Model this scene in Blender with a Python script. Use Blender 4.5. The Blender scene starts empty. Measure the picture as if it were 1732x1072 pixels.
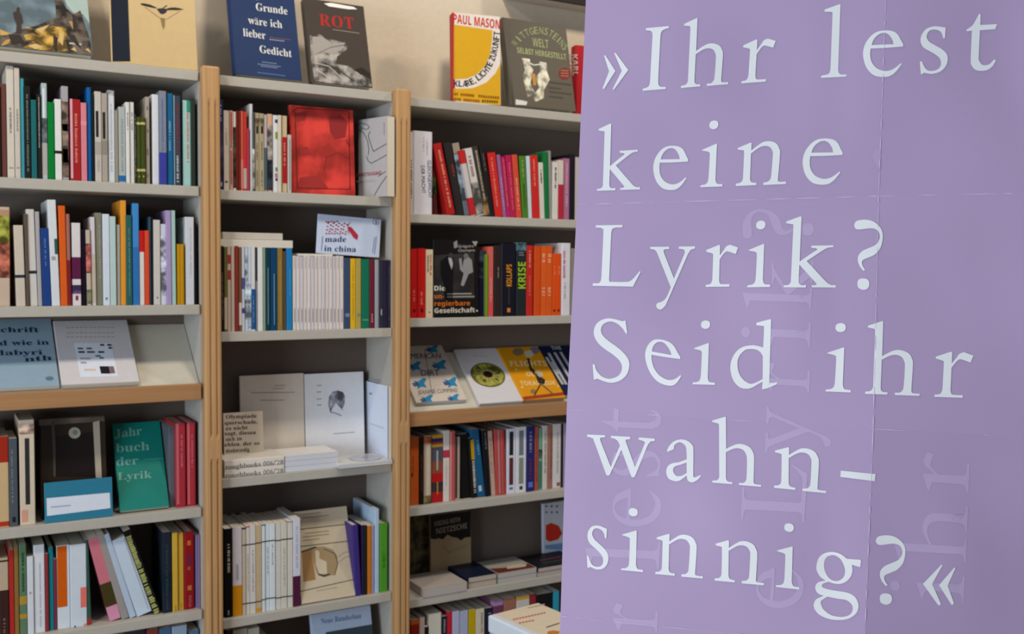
import bpy, bmesh, math, random
from mathutils import Vector, Matrix
from mathutils.geometry import tessellate_polygon

# ------------------------------------------------------------------ camera
FPX, CX, CY = 1700.0, 866.0, 536.0            # focal length in pixels of the 1732 x 1072 frame
AX = (Vector((0.8653316, -0.50115653, 0.00658506)),    # camera right
      Vector((-0.01699449, -0.04246983, -0.9989532)),  # camera down
      Vector((0.50091158, 0.86431386, -0.04526739)))   # camera forward
CAM = Vector((0.0, -2.3, 1.5))
scene = bpy.context.scene
COL = scene.collection
cd = bpy.data.cameras.new('camera')
cam = bpy.data.objects.new('camera', cd)
COL.objects.link(cam)
cd.sensor_width = 36.0
cd.lens = FPX / 1732.0 * 36.0
cd.clip_start = 0.02
m = Matrix.Identity(4)
for i in range(3):
    m[i][0], m[i][1], m[i][2], m[i][3] = AX[0][i], -AX[1][i], -AX[2][i], CAM[i]
cam.matrix_world = m
cd.dof.use_dof = True
cd.dof.focus_distance = 0.98
cd.dof.aperture_fstop = 15.0
scene.camera = cam

# ------------------------------------------------------------------ light and exposure
vs = scene.view_settings
vs.view_transform = 'Standard'
vs.look = 'None'
vs.gamma = 1.0
vs.use_curve_mapping = False
vs.exposure = 0.0
world = bpy.data.worlds.new('world')
scene.world = world
world.use_nodes = True
bg = world.node_tree.nodes['Background']
bg.inputs[0].default_value = (0.80, 0.88, 1.0, 1)
bg.inputs[1].default_value = 0.30


def area_light(name, loc, target, size, size_y, energy, color):
    ld = bpy.data.lights.new(name, 'AREA')
    ld.shape = 'RECTANGLE'
    ld.size, ld.size_y = size, size_y
    ld.energy = energy
    ld.color = color
    o = bpy.data.objects.new(name, ld)
    COL.objects.link(o)
    o.location = loc
    o.rotation_euler = (Vector(target) - Vector(loc)).to_track_quat('-Z', 'Y').to_euler()
    return o


# warm ceiling lamps in a line parallel to the shelves, and the cool shop window on the left behind the camera
for lx in (-0.6, 0.9, 2.4):
    area_light('ceiling_lamp', (lx, -1.05, 3.15), (lx + 0.05, 0.0, 1.3), 0.22, 0.22, 16.0, (1.0, 0.88, 0.73))
area_light('shop_window_light', (-2.9, -2.2, 1.25), (0.9, -0.6, 1.15), 1.9, 1.7, 106.0, (0.78, 0.885, 1.0))

# ------------------------------------------------------------------ pixel rays onto real planes


def ray(x, y):
    return AX[0] * ((x - CX) / FPX) + AX[1] * ((y - CY) / FPX) + AX[2]


def at(x, y, Y=0.0):
    d = ray(x, y)
    return CAM + d * ((Y - CAM.y) / d.y)


def on_plane(x, y, p0, n):
    d = ray(x, y)
    return CAM + d * ((p0 - CAM).dot(n) / d.dot(n))


def project(p):
    v = Vector(p) - CAM
    z = v.dot(AX[2])
    return v.dot(AX[0]) / z * FPX + CX, v.dot(AX[1]) / z * FPX + CY


# ------------------------------------------------------------------ materials
def lin(c):
    return c / 12.92 if c <= 0.04045 else ((c + 0.055) / 1.055) ** 2.4


GAIN = 0.93


def rgb(h, gain=None):
    g = GAIN if gain is None else gain
    return tuple(min(0.89, lin(int(h[i:i + 2], 16) / 255.0) * g) for i in (0, 2, 4)) + (1.0,)


MATS = {}


def mat(h, rough=0.5, kind='card', gain=None):
    key = (h, rough, kind, gain)
    if key in MATS:
        return MATS[key]
    M = bpy.data.materials.new(kind + '_' + h)
    M.use_nodes = True
    nt = M.node_tree
    b = nt.nodes['Principled BSDF']
    c = rgb(h, gain)
    b.inputs['Roughness'].default_value = rough
    b.inputs['Specular IOR Level'].default_value = 0.16
    tc = nt.nodes.new('ShaderNodeTexCoord')
    nz = nt.nodes.new('ShaderNodeTexNoise')
    mp = nt.nodes.new('ShaderNodeMapping')
    nt.links.new(tc.outputs['Object'], mp.inputs['Vector'])
    nt.links.new(mp.outputs['Vector'], nz.inputs['Vector'])
    mix = nt.nodes.new('ShaderNodeMix')
    mix.data_type = 'RGBA'
    bump = nt.nodes.new('ShaderNodeBump')
    amt = 0.06
    if kind == 'card':
        nz.inputs['Scale'].default_value = 60
        bump.inputs['Strength'].default_value = 0.04
    elif kind == 'plaster':
        nz.inputs['Scale'].default_value = 55
        nz.inputs['Detail'].default_value = 5
        bump.inputs['Strength'].default_value = 0.35
        bump.inputs['Distance'].default_value = 0.004
    elif kind == 'wood':
        mp.inputs['Scale'].default_value = (60, 60, 2.0)
        nz.inputs['Scale'].default_value = 2.0
        nz.inputs['Detail'].default_value = 4
        nz.inputs['Distortion'].default_value = 0.8
        bump.inputs['Strength'].default_value = 0.03
        amt = 0.30
    elif kind == 'woodx':
        mp.inputs['Scale'].default_value = (2.0, 60, 60)
        nz.inputs['Scale'].default_value = 2.0
        nz.inputs['Detail'].default_value = 4
        bump.inputs['Strength'].default_value = 0.03
        amt = 0.22
    elif kind == 'pages':
        mp.inputs['Scale'].default_value = (1, 1, 1)
        nz.inputs['Scale'].default_value = 900
        bump.inputs['Strength'].default_value = 0.1
        amt = 0.12
    elif kind == 'photo':
        nz.inputs['Scale'].default_value = 38
        nz.inputs['Detail'].default_value = 4
        bump.inputs['Strength'].default_value = 0.0
        amt = 0.75
    elif kind == 'blotch':
        nz.inputs['Scale'].default_value = 16
        nz.inputs['Detail'].default_value = 3
        bump.inputs['Strength'].default_value = 0.0
        amt = 0.34
    elif kind == 'paper':
        nz.inputs['Scale'].default_value = 900
        bump.inputs['Strength'].default_value = 0.02
        amt = 0.03
    bump.inputs['Distance'].default_value = bump.inputs['Distance'].default_value if kind == 'plaster' else 0.001
    mix.inputs[6].default_value = tuple(max(0, v * (1 - amt)) for v in c[:3]) + (1,)
    mix.inputs[7].default_value = tuple(min(0.9, v * (1 + amt)) for v in c[:3]) + (1,)
    if kind in ('photo', 'blotch'):
        rp = nt.nodes.new('ShaderNodeValToRGB')
        rp.color_ramp.elements[0].position = 0.40
        rp.color_ramp.elements[1].position = 0.62
        nt.links.new(nz.outputs['Fac'], rp.inputs['Fac'])
        nt.links.new(rp.outputs['Color'], mix.inputs[0])
    else:
        nt.links.new(nz.outputs['Fac'], mix.inputs[0])
    nt.links.new(mix.outputs[2], b.inputs['Base Color'])
    nt.links.new(nz.outputs['Fac'], bump.inputs['Height'])
    nt.links.new(bump.outputs['Normal'], b.inputs['Normal'])
    MATS[key] = M
    return M


# ------------------------------------------------------------------ object helpers
def link_mesh(name, verts, faces, material, parent=None, smooth=False):
    me = bpy.data.meshes.new(name)
    me.from_pydata([tuple(v) for v in verts], [], faces)
    me.materials.append(material)
    if smooth:
        me.polygons.foreach_set('use_smooth', [True] * len(me.polygons))
    me.update()
    o = bpy.data.objects.new(name, me)
    COL.objects.link(o)
    if parent is not None:
        o.parent = parent
    return o


def empty(name, matrix, label=None, cat=None, group=None):
    o = bpy.data.objects.new(name, None)
    o.empty_display_size = 0.02
    COL.objects.link(o)
    o.matrix_world = matrix
    if label:
        o['label'] = label
    if cat:
        o['category'] = cat
    if group:
        o['group'] = group
    return o


def box_data(x0, x1, y0, y1, z0, z1, V, F):
    n = len(V)
    V += [(x0, y0, z0), (x1, y0, z0), (x1, y1, z0), (x0, y1, z0), (x0, y0, z1), (x1, y0, z1), (x1, y1, z1), (x0, y1, z1)]
    F += [tuple(n + i for i in f) for f in ((0, 3, 2, 1), (4, 5, 6, 7), (0, 1, 5, 4), (1, 2, 6, 5), (2, 3, 7, 6), (3, 0, 4, 7))]


def bevel_box(name, x0, x1, y0, y1, z0, z1, material, parent=None, r=0.0015):
    bm = bmesh.new()
    V, F = [], []
    box_data(x0, x1, y0, y1, z0, z1, V, F)
    vs_ = [bm.verts.new(v) for v in V]
    for f in F:
        bm.faces.new([vs_[i] for i in f])
    if r:
        bmesh.ops.bevel(bm, geom=bm.edges[:], offset=r, segments=2, affect='EDGES', profile=0.6)
    me = bpy.data.meshes.new(name)
    bm.to_mesh(me)
    bm.free()
    me.materials.append(material)
    o = bpy.data.objects.new(name, me)
    COL.objects.link(o)
    if parent is not None:
        o.parent = parent
    return o


def extrude_profile(prof, z0, z1, closed=True):
    n = len(prof)
    V = [(x, y, z0) for x, y in prof] + [(x, y, z1) for x, y in prof]
    F = [(i, (i + 1) % n, n + (i + 1) % n, n + i) for i in range(n if closed else n - 1)]
    return V, F, n


# ------------------------------------------------------------------ text as flat print
TEXT = {}
BOLD = {}
for i, ch in enumerate('ABCDEFGHIJKLMNOPQRSTUVWXYZabcdefghijklmnopqrstuvwxyz'):
    BOLD[ch] = chr(0x1D400 + i)
SB = {}
for i, ch in enumerate('ABCDEFGHIJKLMNOPQRSTUVWXYZabcdefghijklmnopqrstuvwxyz'):
    SB[ch] = chr(0x1D5D4 + i)


def text_data(body, style='sans', spacing=1.0):
    key = (body, style, spacing)
    if key not in TEXT:
        s = ''.join({'serif': BOLD, 'black': SB}.get(style, {}).get(ch, ch) for ch in body)
        c = bpy.data.curves.new('lettering', 'FONT')
        c.body = s
        c.resolution_u = 2
        c.space_character = spacing
        o = bpy.data.objects.new('lettering', c)
        COL.objects.link(o)
        bpy.context.view_layer.update()
        me = bpy.data.meshes.new_from_object(o.evaluated_get(bpy.context.evaluated_depsgraph_get()))
        V = [tuple(v.co) for v in me.vertices]
        F = [tuple(p.vertices) for p in me.polygons]
        bpy.data.objects.remove(o)
        bpy.data.curves.remove(c)
        bpy.data.meshes.remove(me)
        x0 = min(v[0] for v in V)
        x1 = max(v[0] for v in V)
        TEXT[key] = ([((v[0] - x0) / (x1 - x0), v[1] / 0.70) for v in V], F)
    return TEXT[key]


# ------------------------------------------------------------------ books
def book_cover_profile(w, t, c, hard):
    """U-shaped jacket in plan: the spine at x = 0, the boards run to x = w"""
    r = min(t * 0.42, 0.004 if hard else 0.0016)
    front = []
    for k in range(4):
        a = math.pi / 2 * k / 3
        front.append((r - r * math.sin(a), r - r * math.cos(a)))
    # front[0] = (r, 0) ... front[3] = (0, r)
    back = [(x, t - y) for x, y in reversed(front)]
    outer = [(w, 0.0)] + front + back + [(w, t)]
    inner = [(w, t - c), (c + 0.0005, t - c), (c + 0.0005, c), (w, c)]
    return outer + inner, front + back


class Book:
    def __init__(self, M, w, h, t, color, hard=False, name='book', label=None, group=None, page='e0d8c4',
                 rough=0.42, kind='card', cat='book', pages=True):
        self.w, self.h, self.t = w, h, t
        self.M = M
        self.inv = M.inverted()
        self.root = empty(name, M, label, cat, group)
        c = min(0.0022 if hard else 0.0006, t * 0.25)
        self.c = c
        prof, self.front = book_cover_profile(w, t, c, hard)
        V, F, n = extrude_profile(prof, 0.0, h)
        # end caps of the U as strips between outer and inner outline
        caps = []
        q = [(0, 1, 12, 13), (1, 2, 12), (2, 3, 12), (3, 4, 12), (4, 5, 11, 12), (5, 6, 11), (6, 7, 11), (7, 8, 11), (8, 9, 10, 11)]
        for f in q:
            caps.append(f)
            caps.append(tuple(n + v for v in reversed(f)))
        F = F + caps
        self.cover = link_mesh('cover', V, F, mat(color, rough, kind), self.root)
        if pages:
            ins = 0.0028 if hard else 0.0003
            V, F = [], []
            box_data(c + 0.0009, w - (0.003 if hard else 0.0004), c + 0.0001, t - c - 0.0001, ins, h - ins, V, F)
            link_mesh('pages', V, F, mat(page, 0.8, 'pages'), self.root)
        self.lift = 0.00025

    # -- planes: 'front' (x,z) at y=0 ; 'spine' (y,z) at x=0 ; 'foot' (x,y) at z=0
    def plane(self, face):
        if face == 'front':
            p, n = Vector((0, 0, 0)), Vector((0, -1, 0))
        elif face == 'spine':
            p, n = Vector((0, 0, 0)), Vector((-1, 0, 0))
        else:
            p, n = Vector((0, 0, 0)), Vector((0, 0, -1))
        return self.M @ p, (self.M.to_3x3() @ n).normalized(), n

    def px(self, x, y, face='front', lift=0.0):
        p, n, ln = self.plane(face)
        q = self.inv @ on_plane(x, y, p, n)
        return q - ln * q.dot(ln) + ln * lift

    def clampf(self, q, face):
        if face == 'front':
            q.x = min(max(q.x, 0.0002), self.w - 0.0002)
            q.z = min(max(q.z, 0.0002), self.h - 0.0002)
        elif face == 'spine':
            q.y = min(max(q.y, self.t * 0.04), self.t * 0.96)
            q.z = min(max(q.z, 0.0002), self.h - 0.0002)
        return q

    def poly(self, pts, color, face='front', name='print', level=1, kind='card', rough=0.5, clamp=True, gain=None):
        L = [self.px(x, y, face, self.lift * level) for x, y in pts]
        if clamp:
            L = [self.clampf(q, face) for q in L]
        ax = {'front': (0, 2), 'spine': (1, 2), 'foot': (0, 1)}[face]
        tri = tessellate_polygon([[Vector((q[ax[0]], q[ax[1]], 0)) for q in L]])
        return link_mesh(name, L, [tuple(t) for t in tri], mat(color, rough, kind, gain), self.root)

    def rect(self, x0, y0, x1, y1, color, **k):
        return self.poly([(x0, y0), (x1, y0), (x1, y1), (x0, y1)], color, **k)

    def frac(self, pts, color, name='print', level=1, kind='card', rough=0.5):
        """polygon on the front cover given in fractions of its width and height"""
        L = [Vector((a * self.w, -self.lift * level, b * self.h)) for a, b in pts]
        tri = tessellate_polygon([[Vector((q.x, q.z, 0)) for q in L]])
        return link_mesh(name, L, [tuple(t) for t in tri], mat(color, rough, kind), self.root)

    def line(self, pts, width, color, face='front', name='drawn_line', level=2):
        """thin drawn line through pixel points, width in pixels"""
        V, F = [], []
        for k in range(len(pts) - 1):
            a, b = Vector(pts[k]), Vector(pts[k + 1])
            d = b - a
            if d.length < 1e-6:
                continue
            nrm = Vector((-d.y, d.x)).normalized() * width / 2
            e = d.normalized() * width * 0.25
            n = len(V)
            for q in (a - nrm - e, b - nrm + e, b + nrm + e, a + nrm - e):
                V.append(self.px(q.x, q.y, face, self.lift * level))
            F.append((n, n + 1, n + 2, n + 3))
        return link_mesh(name, V, F, mat(color, 0.6), self.root)

    def ellipse(self, cx, cy, rx, ry, color, rot=0.0, n=28, **k):
        pts = []
        for i in range(n):
            a = 2 * math.pi * i / n
            x, y = rx * math.cos(a), ry * math.sin(a)
            pts.append((cx + x * math.cos(rot) - y * math.sin(rot), cy + x * math.sin(rot) + y * math.cos(rot)))
        return self.poly(pts, color, **k)

    def text(self, body, a, b, up, color, face='front', style='sans', name='title', level=2, spacing=1.0):
        """print running from pixel a to pixel b, capital height = pixel vector up"""
        P, F = text_data(body, style, spacing)
        A = self.px(a[0], a[1], face, self.lift * level)
        B = self.px(b[0], b[1], face, self.lift * level)
        U = self.px(a[0] + up[0], a[1] + up[1], face, self.lift * level)
        V = [A + (B - A) * u + (U - A) * v for u, v in P]
        return link_mesh(name, V, F, mat(color, 0.55), self.root)

    def band(self, z0, z1, color, name='spine_band', level=1, kind='card', a0=None, a1=None, wrap=None):
        """coloured field across the spine that follows its rounding (heights in metres)"""
        e = self.lift * level
        if a0 is not None:
            V = [(-e, self.t * (1 - a0), z0), (-e, self.t * (1 - a1), z0), (-e, self.t * (1 - a1), z1), (-e, self.t * (1 - a0), z1)]
            return link_mesh(name, V, [(0, 1, 2, 3)], mat(color, 0.45, kind), self.root)
        prof = [(x - e, self.t / 2 + (y - self.t / 2) * (1 + 2 * e / self.t)) for x, y in self.front]
        wr = self.w * 0.12 if wrap is None else wrap
        prof = [(wr, -e)] + prof + [(wr, self.t + e)]
        V, F, n = extrude_profile(prof, max(0.0, z0), min(self.h, z1), closed=False)
        return link_mesh(name, V, F, mat(color, 0.45, kind), self.root)

    def dashes(self, z0, z1, color, a0=0.32, a1=0.62, name='spine_print', seed=0, rows=1):
        """unreadably small print along the spine: broken thin strokes"""
        rnd = random.Random(seed * 7 + int(self.w * 1e5) + int(z0 * 1e4))
        e = self.lift * 2
        V, F = [], []
        for r in range(rows):
            b0 = a0 + (a1 - a0) * r / rows
            b1 = a0 + (a1 - a0) * (r + 0.7) / rows if rows > 1 else a1
            z = z0
            while z < z1 - 0.002:
                L = rnd.uniform(0.0018, 0.0045)
                k = rnd.uniform(0.75, 1.0)
                n = len(V)
                y0, y1 = self.t * (1 - b0), self.t * (1 - (b0 + (b1 - b0) * k))
                zz = min(z1, z + L)
                V += [(-e, y0, z), (-e, y1, z), (-e, y1, zz), (-e, y0, zz)]
                F.append((n, n + 1, n + 2, n + 3))
                z += L + rnd.uniform(0.0007, 0.0018) + (0.003 if rnd.random() < 0.18 else 0)
        if F:
            return link_mesh(name, V, F, mat(color, 0.5), self.root)


def frame(origin, ex, ez):
    ex = Vector(ex).normalized()
    ez = Vector(ez).normalized()
    ey = ez.cross(ex)
    M = Matrix.Identity(4)
    for i in range(3):
        M[i][0], M[i][1], M[i][2], M[i][3] = ex[i], ey[i], ez[i], origin[i]
    return M


ORD = ['first', 'second', 'third', 'fourth', 'fifth', 'sixth', 'seventh', 'eighth', 'ninth', 'tenth']
USED = {}


def uniq(label):
    USED[label] = USED.get(label, 0) + 1
    if USED[label] > 1:
        print('DUPLICATE LABEL', label)
    return label


def spine_row(rows, zs, where, front=0.012, jit=0.006, seed=1):
    """upright books, spine out.  (left px, right px, top px, lean px, colour, words, decorations, options)"""
    rnd = random.Random(seed)
    prev = None
    for k, row in enumerate(rows):
        xl, xr, yt, lean, color, words = row[:6]
        deco = row[6] if len(row) > 6 else []
        opt = row[7] if len(row) > 7 else {}
        Y = opt.get('front', front + rnd.uniform(0, jit))
        d = opt.get('depth', min(0.160 - Y, rnd.uniform(0.118, 0.145)))
        # bottom pixel row at this depth
        yb = project((at(xl, 500, Y).x, Y, zs))[1]
        X0 = at(xl, yb, Y).x
        X1 = at(xr, yb, Y).x
        for bay_ in BAYS:
            if bay_['x0'] - 0.02 < X0 < bay_['x0'] + 0.0004 < X1:
                X0 = bay_['x0'] + 0.0004
            if X0 < bay_['x1'] - 0.0004 < X1 < bay_['x1'] + 0.02:
                X1 = bay_['x1'] - 0.0004
        t = X1 - X0 - 0.0004
        xt = (xl + xr) / 2 + (lean if lean is not None else 0)
        top = at(xt, yt, Y)
        if lean is None or lean == 0:
            ang = 0.0
            h = top.z - zs
        else:
            dx = top.x - (X0 + X1) / 2
            h = math.hypot(dx, top.z - zs)
            ang = math.atan2(dx, top.z - zs)
            t = t * math.cos(ang)
        up = Vector((math.sin(ang), 0, math.cos(ang)))
        side = Vector((math.cos(ang), 0, -math.sin(ang)))
        # local x -> +Y world, local y -> -side, local z -> up ; origin is the right foot of the spine
        if ang <= 0:
            org = Vector((X0, Y, zs)) + side * t
        else:
            org = Vector((X1, Y, zs))
        org.z += 0.0002
        M = Matrix.Identity(4)
        for i in range(3):
            M[i][0] = (0, 1, 0)[i]
            M[i][1] = -side[i]
            M[i][2] = up[i]
            M[i][3] = org[i]
        nb = opt.get('near')
        if 'label' in opt:
            label = opt['label']
        else:
            if nb:
                tail = nb
            elif prev is None:
                tail = 'leftmost'
            else:
                tail = 'right of the ' + prev + ' one'
            label = '%s book %s, %s' % (words, tail, where)
            n = len(label.replace('-', ' ').split())
            if n > 16:
                print('LONG LABEL', n, label)
            label = uniq(label)
        b = Book(M, d, h, t, color, opt.get('hard', False), 'book', label, opt.get('group', 'books on the ' + where),
                 rough=opt.get('rough', 0.42), kind=opt.get('kind', 'card'), page=opt.get('page', 'ddd6c6'))
        for dct in deco:
            op = dct[0]
            def zz(y):
                return max(0.0, min(b.h, at(xt * 0.5 + (xl + xr) * 0.25, y, Y).z - zs) / math.cos(ang))
            if op == 'b':       # band: y_top, y_bottom, colour [, kind]
                b.band(zz(dct[2]), zz(dct[1]), dct[3], kind=dct[4] if len(dct) > 4 else 'card')
            elif op == 'p':     # patch on part of the width: y_top, y_bottom, colour, a0, a1
                b.band(zz(dct[2]), zz(dct[1]), dct[3], name='spine_patch', level=1.5, a0=dct[4], a1=dct[5],
                       kind=dct[6] if len(dct) > 6 else 'card')
            elif op == 't':     # small print: y_top, y_bottom, colour [, a0, a1]
                a0, a1 = (dct[4], dct[5]) if len(dct) > 4 else (0.36, 0.66)
                b.dashes(zz(dct[2]), zz(dct[1]), dct[3], a0, a1, seed=k)
            elif op == 'w':     # readable words: text, pixel a, pixel b, up vector, colour, style
                b.text(dct[1], dct[2], dct[3], dct[4], dct[5], face='spine', style=dct[6] if len(dct) > 6 else 'sans', name='spine_title')
        prev = words if 'label' not in opt else opt.get('short', words)
    return


def face_book(bl, br, tl, y0, zs, t, color, label, hard=True, name='book', cat='book', group=None, tilt=None, **kw):
    """a book shown cover first: its foot on the shelf at depth y0, leaning back"""
    P = at(bl[0], bl[1], y0)
    Q = at(br[0], br[1], y0)
    w = Q.x - P.x
    d = ray(*tl)
    s = (P.x - CAM.x) / d.x
    T = CAM + d * s
    a, b = T.y - y0, T.z - zs
    if tilt is None:
        tilt = max(0.02, min(0.6, math.atan2(a, b)))
    up = Vector((0, math.sin(tilt), math.cos(tilt)))
    org = Vector((P.x, y0, zs + t * math.sin(tilt) + 0.0003))
    # height so that the top edge reaches the pixel row
    h = 0.2
    for _ in range(30):
        yy = project(org + up * h)[1]
        h += (yy - tl[1]) / 1000.0
    M = frame(org, (1, 0, 0), up)
    return Book(M, w, h, t, color, hard, name, label, group, cat=cat, **kw)

# ------------------------------------------------------------------ the room
BACK = 0.17                                    # depth of the wall and of the bookcases' back panels


def structure(name, x0, x1, y0, y1, z0, z1, material):
    o = bevel_box(name, x0, x1, y0, y1, z0, z1, material, None, 0)
    o['kind'] = 'structure'
    return o


structure('wall_back', -1.6, 4.2, BACK + 0.012, BACK + 0.16, 0.0, 3.3, mat('d6c8b2', 0.9, 'plaster'))
structure('floor', -1.6, 4.2, -3.6, BACK + 0.16, -0.05, 0.0, mat('8d7355', 0.5, 'woodx'))
# a ledge running along the wall above the bookcases
zl = at(930, 10, BACK).z
structure('trim_1', 1.40, 4.2, BACK - 0.052, BACK + 0.012, zl, zl + 0.02, mat('c9c2b6', 0.6, 'card'))
structure('trim_2', 1.40, 4.2, BACK - 0.064, BACK - 0.052, zl - 0.001, zl + 0.12, mat('2a2220', 0.5, 'card'))

# ------------------------------------------------------------------ the bookcases
CREAM = 'b4afa4'
shelf_m = mat(CREAM, 0.5)
side_m = mat('b2aea6', 0.55)
back_m = mat('6a5e55', 0.75)
wood_m = mat('bb9264', 0.45, 'wood')
wood2_m = mat('a97e55', 0.45, 'woodx')
TH = 0.022


def pillar(x0, x1, z0, z1, parent):
    """fluted beech post: plain ends and a plain collar, two round grooves between"""
    yf, yb = -0.024, 0.004
    w = x1 - x0

    def prof(groove):
        p = []
        r = 0.006
        for k in range(4):
            a = math.pi / 2 * k / 3
            p.append((x0 + r - r * math.cos(a), yf + r - r * math.sin(a)))
        for c in (0.36, 0.72):
            gc = x0 + w * c
            for k in range(7):
                a = math.pi * k / 6
                p.append((gc - 0.0036 * math.cos(a), yf + groove * 0.0038 * math.sin(a)))
        for k in range(4):
            a = math.pi / 2 * k / 3
            p.append((x1 - r + r * math.sin(a), yf + r - r * math.cos(a)))
        p += [(x1, yb), (x0, yb)]
        return p
    P0, P1 = prof(0), prof(1)
    n = len(P0)
    gaps = [(z0, 0), (0.25, 0), (0.262, 1), (1.063, 1), (1.075, 0), (1.118, 0), (1.130, 1), (z1 - 0.085, 1), (z1 - 0.070, 0), (z1 - 0.004, 0)]
    V, F = [], []
    for z, g in gaps:
        V += [(x, y, z) for x, y in (P1 if g else P0)]
    V += [(x0 + (x - x0) * 0.94 + w * 0.03, y * 0.94 + 0.0 if y < 0 else y, z1) for x, y in P0]
    L = len(gaps) + 1
    for j in range(L - 1):
        for i in range(n):
            a, b = j * n + i, j * n + (i + 1) % n
            F.append((a, b, b + n, a + n))
    F.append(tuple(range(n - 1, -1, -1)))
    F.append(tuple((L - 1) * n + i for i in range(n)))
    return link_mesh('fluted_post', V, F, wood_m, parent)


PX = [(-0.372, -0.334), (0.5285, 0.5665), (0.9905, 1.0300), (1.905, 1.943)]
BAYS = [
    dict(x0=-0.334, x1=0.525, top=1.940, shelves=[1.685, 1.421, 0.962, 0.727, 0.43, 0.10], sloped=(1.244, 548, 300),
         label='left bookcase filled with slim art books, in cream board with oak-coloured posts'),
    dict(x0=0.570, x1=0.990, top=1.936, shelves=[1.680, 1.358, 1.022, 0.695, 0.42, 0.10], sloped=None,
         label='narrow middle bookcase between two fluted wooden posts, holding the big red book'),
    dict(x0=1.034, x1=1.905, top=1.930, shelves=[1.642, 1.381, 0.902, 0.667, 0.42, 0.10], sloped=(1.145, 596, 760),
         label='right bookcase partly hidden behind the purple poster, full of red spines'),
]


def bookcase(B, k):
    root = empty('bookcase', Matrix.Translation((B['x0'], 0, 0)), B['label'], 'bookcase', 'bookcases along the wall')
    T = Matrix.Translation((-B['x0'], 0, 0))
    w = B['x1'] - B['x0']
    outs = []
    outs.append(bevel_box('top_board', B['x0'] + 0.001, B['x1'] - 0.001, 0, BACK, B['top'] - TH, B['top'], shelf_m, None))
    for z in B['shelves']:
        outs.append(bevel_box('shelf', B['x0'] + 0.001, B['x1'] - 0.001, 0, BACK - 0.001, z - TH, z, shelf_m, None))
    # side panels: from inner face outwards to the next bay
    lw = 0.021
    outs.append(bevel_box('side_panel', B['x0'] - lw, B['x0'], 0.0042, BACK, 0, B['top'], side_m, None, 0.0008))
    outs.append(bevel_box('side_panel', B['x1'], B['x1'] + (0.0225 if k < 2 else lw), 0.0042, BACK, 0, B['top'], side_m, None, 0.0008))
    outs.append(bevel_box('back_panel', B['x0'] - 0.02, B['x1'] + 0.02, BACK + 0.0005, BACK + 0.008, 0, B['top'] - 0.004, back_m, None, 0))
    outs.append(bevel_box('plinth', B['x0'] + 0.001, B['x1'] - 0.001, 0.02, 0.034, 0, 0.10 - TH, wood2_m, None))
    outs.append(pillar(PX[k][0], PX[k][1], 0, B['top'] + 0.013, None))
    if k == 2:
        outs.append(pillar(PX[3][0], PX[3][1], 0, B['top'] + 0.013, None))
    if B['sloped']:
        zl_, py, pxx = B['sloped']
        zt = at(pxx, py, BACK - 0.006).z
        # inclined panel
        a, b = Vector((0, 0.006, zl_ - 0.006)), Vector((0, BACK - 0.004, zt))
        u = (b - a).normalized()
        nrm = Vector((0, -u.z, u.y))
        V, F = [], []
        for x in (B['x0'] + 0.0015, B['x1'] - 0.0015):
            for p in (a, b, b - nrm * 0.012, a - nrm * 0.012):
                V.append((x, p.y, p.z))
        F = [(0, 1, 5, 4), (1, 2, 6, 5), (2, 3, 7, 6), (3, 0, 4, 7), (0, 3, 2, 1), (4, 5, 6, 7)]
        s = link_mesh('sloped_panel', V, F, mat('c9c4b4', 0.45), None)
        lip = bevel_box('front_lip', B['x0'] + 0.0015, B['x1'] - 0.0015, -0.010, 0.004, zl_ - 0.036, zl_, wood2_m, None, 0.002)
        lip.data.transform(T)
        lip.parent = s
        outs += [s]
        B['slope'] = (a, u, nrm)
    for o in outs:
        o.data.transform(T)
        o.parent = root
    return root


for k, B in enumerate(BAYS):
    bookcase(B, k)

# ------------------------------------------------------------------ the poster
PU = Vector((0.74387937, -0.66811172, -0.01643815))
PV = Vector((-0.04682354, -0.02756606, -0.99852274))
PO = Vector((0.57072923, -1.43801534, 1.57139761))
PN = PU.cross(PV).normalized()
if PN.dot(CAM - PO) < 0:
    PN = -PN


def to_uv(p):
    q = p - PO
    return Vector((q.dot(PU), q.dot(PV)))


def plane_uv(x, y, h=0.0):
    return to_uv(on_plane(x, y, PO + PN * h, PN))


left = [plane_uv(982.5, -5), plane_uv(975, 345), plane_uv(959, 692), plane_uv(948, 1041)]
mid = [plane_uv(1500, -58), plane_uv(1488, 330), plane_uv(1471, 721), plane_uv(1458, 1084)]
left[0] = left[1] + (left[1] - left[2]) * 1.02
mid[0] = mid[1] + (plane_uv(1497, 0) - mid[1]).normalized() * 0.222
left.append(left[3] + (left[3] - left[2]))
mid.append(mid[3] + (mid[3] - mid[2]))
right = [b + (plane_uv(1732, yy) - b).normalized() * 0.297 for b, yy in zip(mid, (-100, 324, 738, 1150, 1560))]
GRID = [left, mid, right]
HGT = [[0.000, -0.004, 0.002, 0.000, 0.0],
       [0.006, -0.008, 0.022, 0.016, 0.012],
       [-0.016, -0.018, -0.020, -0.058, -0.05]]
NS, NT = 20, 16


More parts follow.
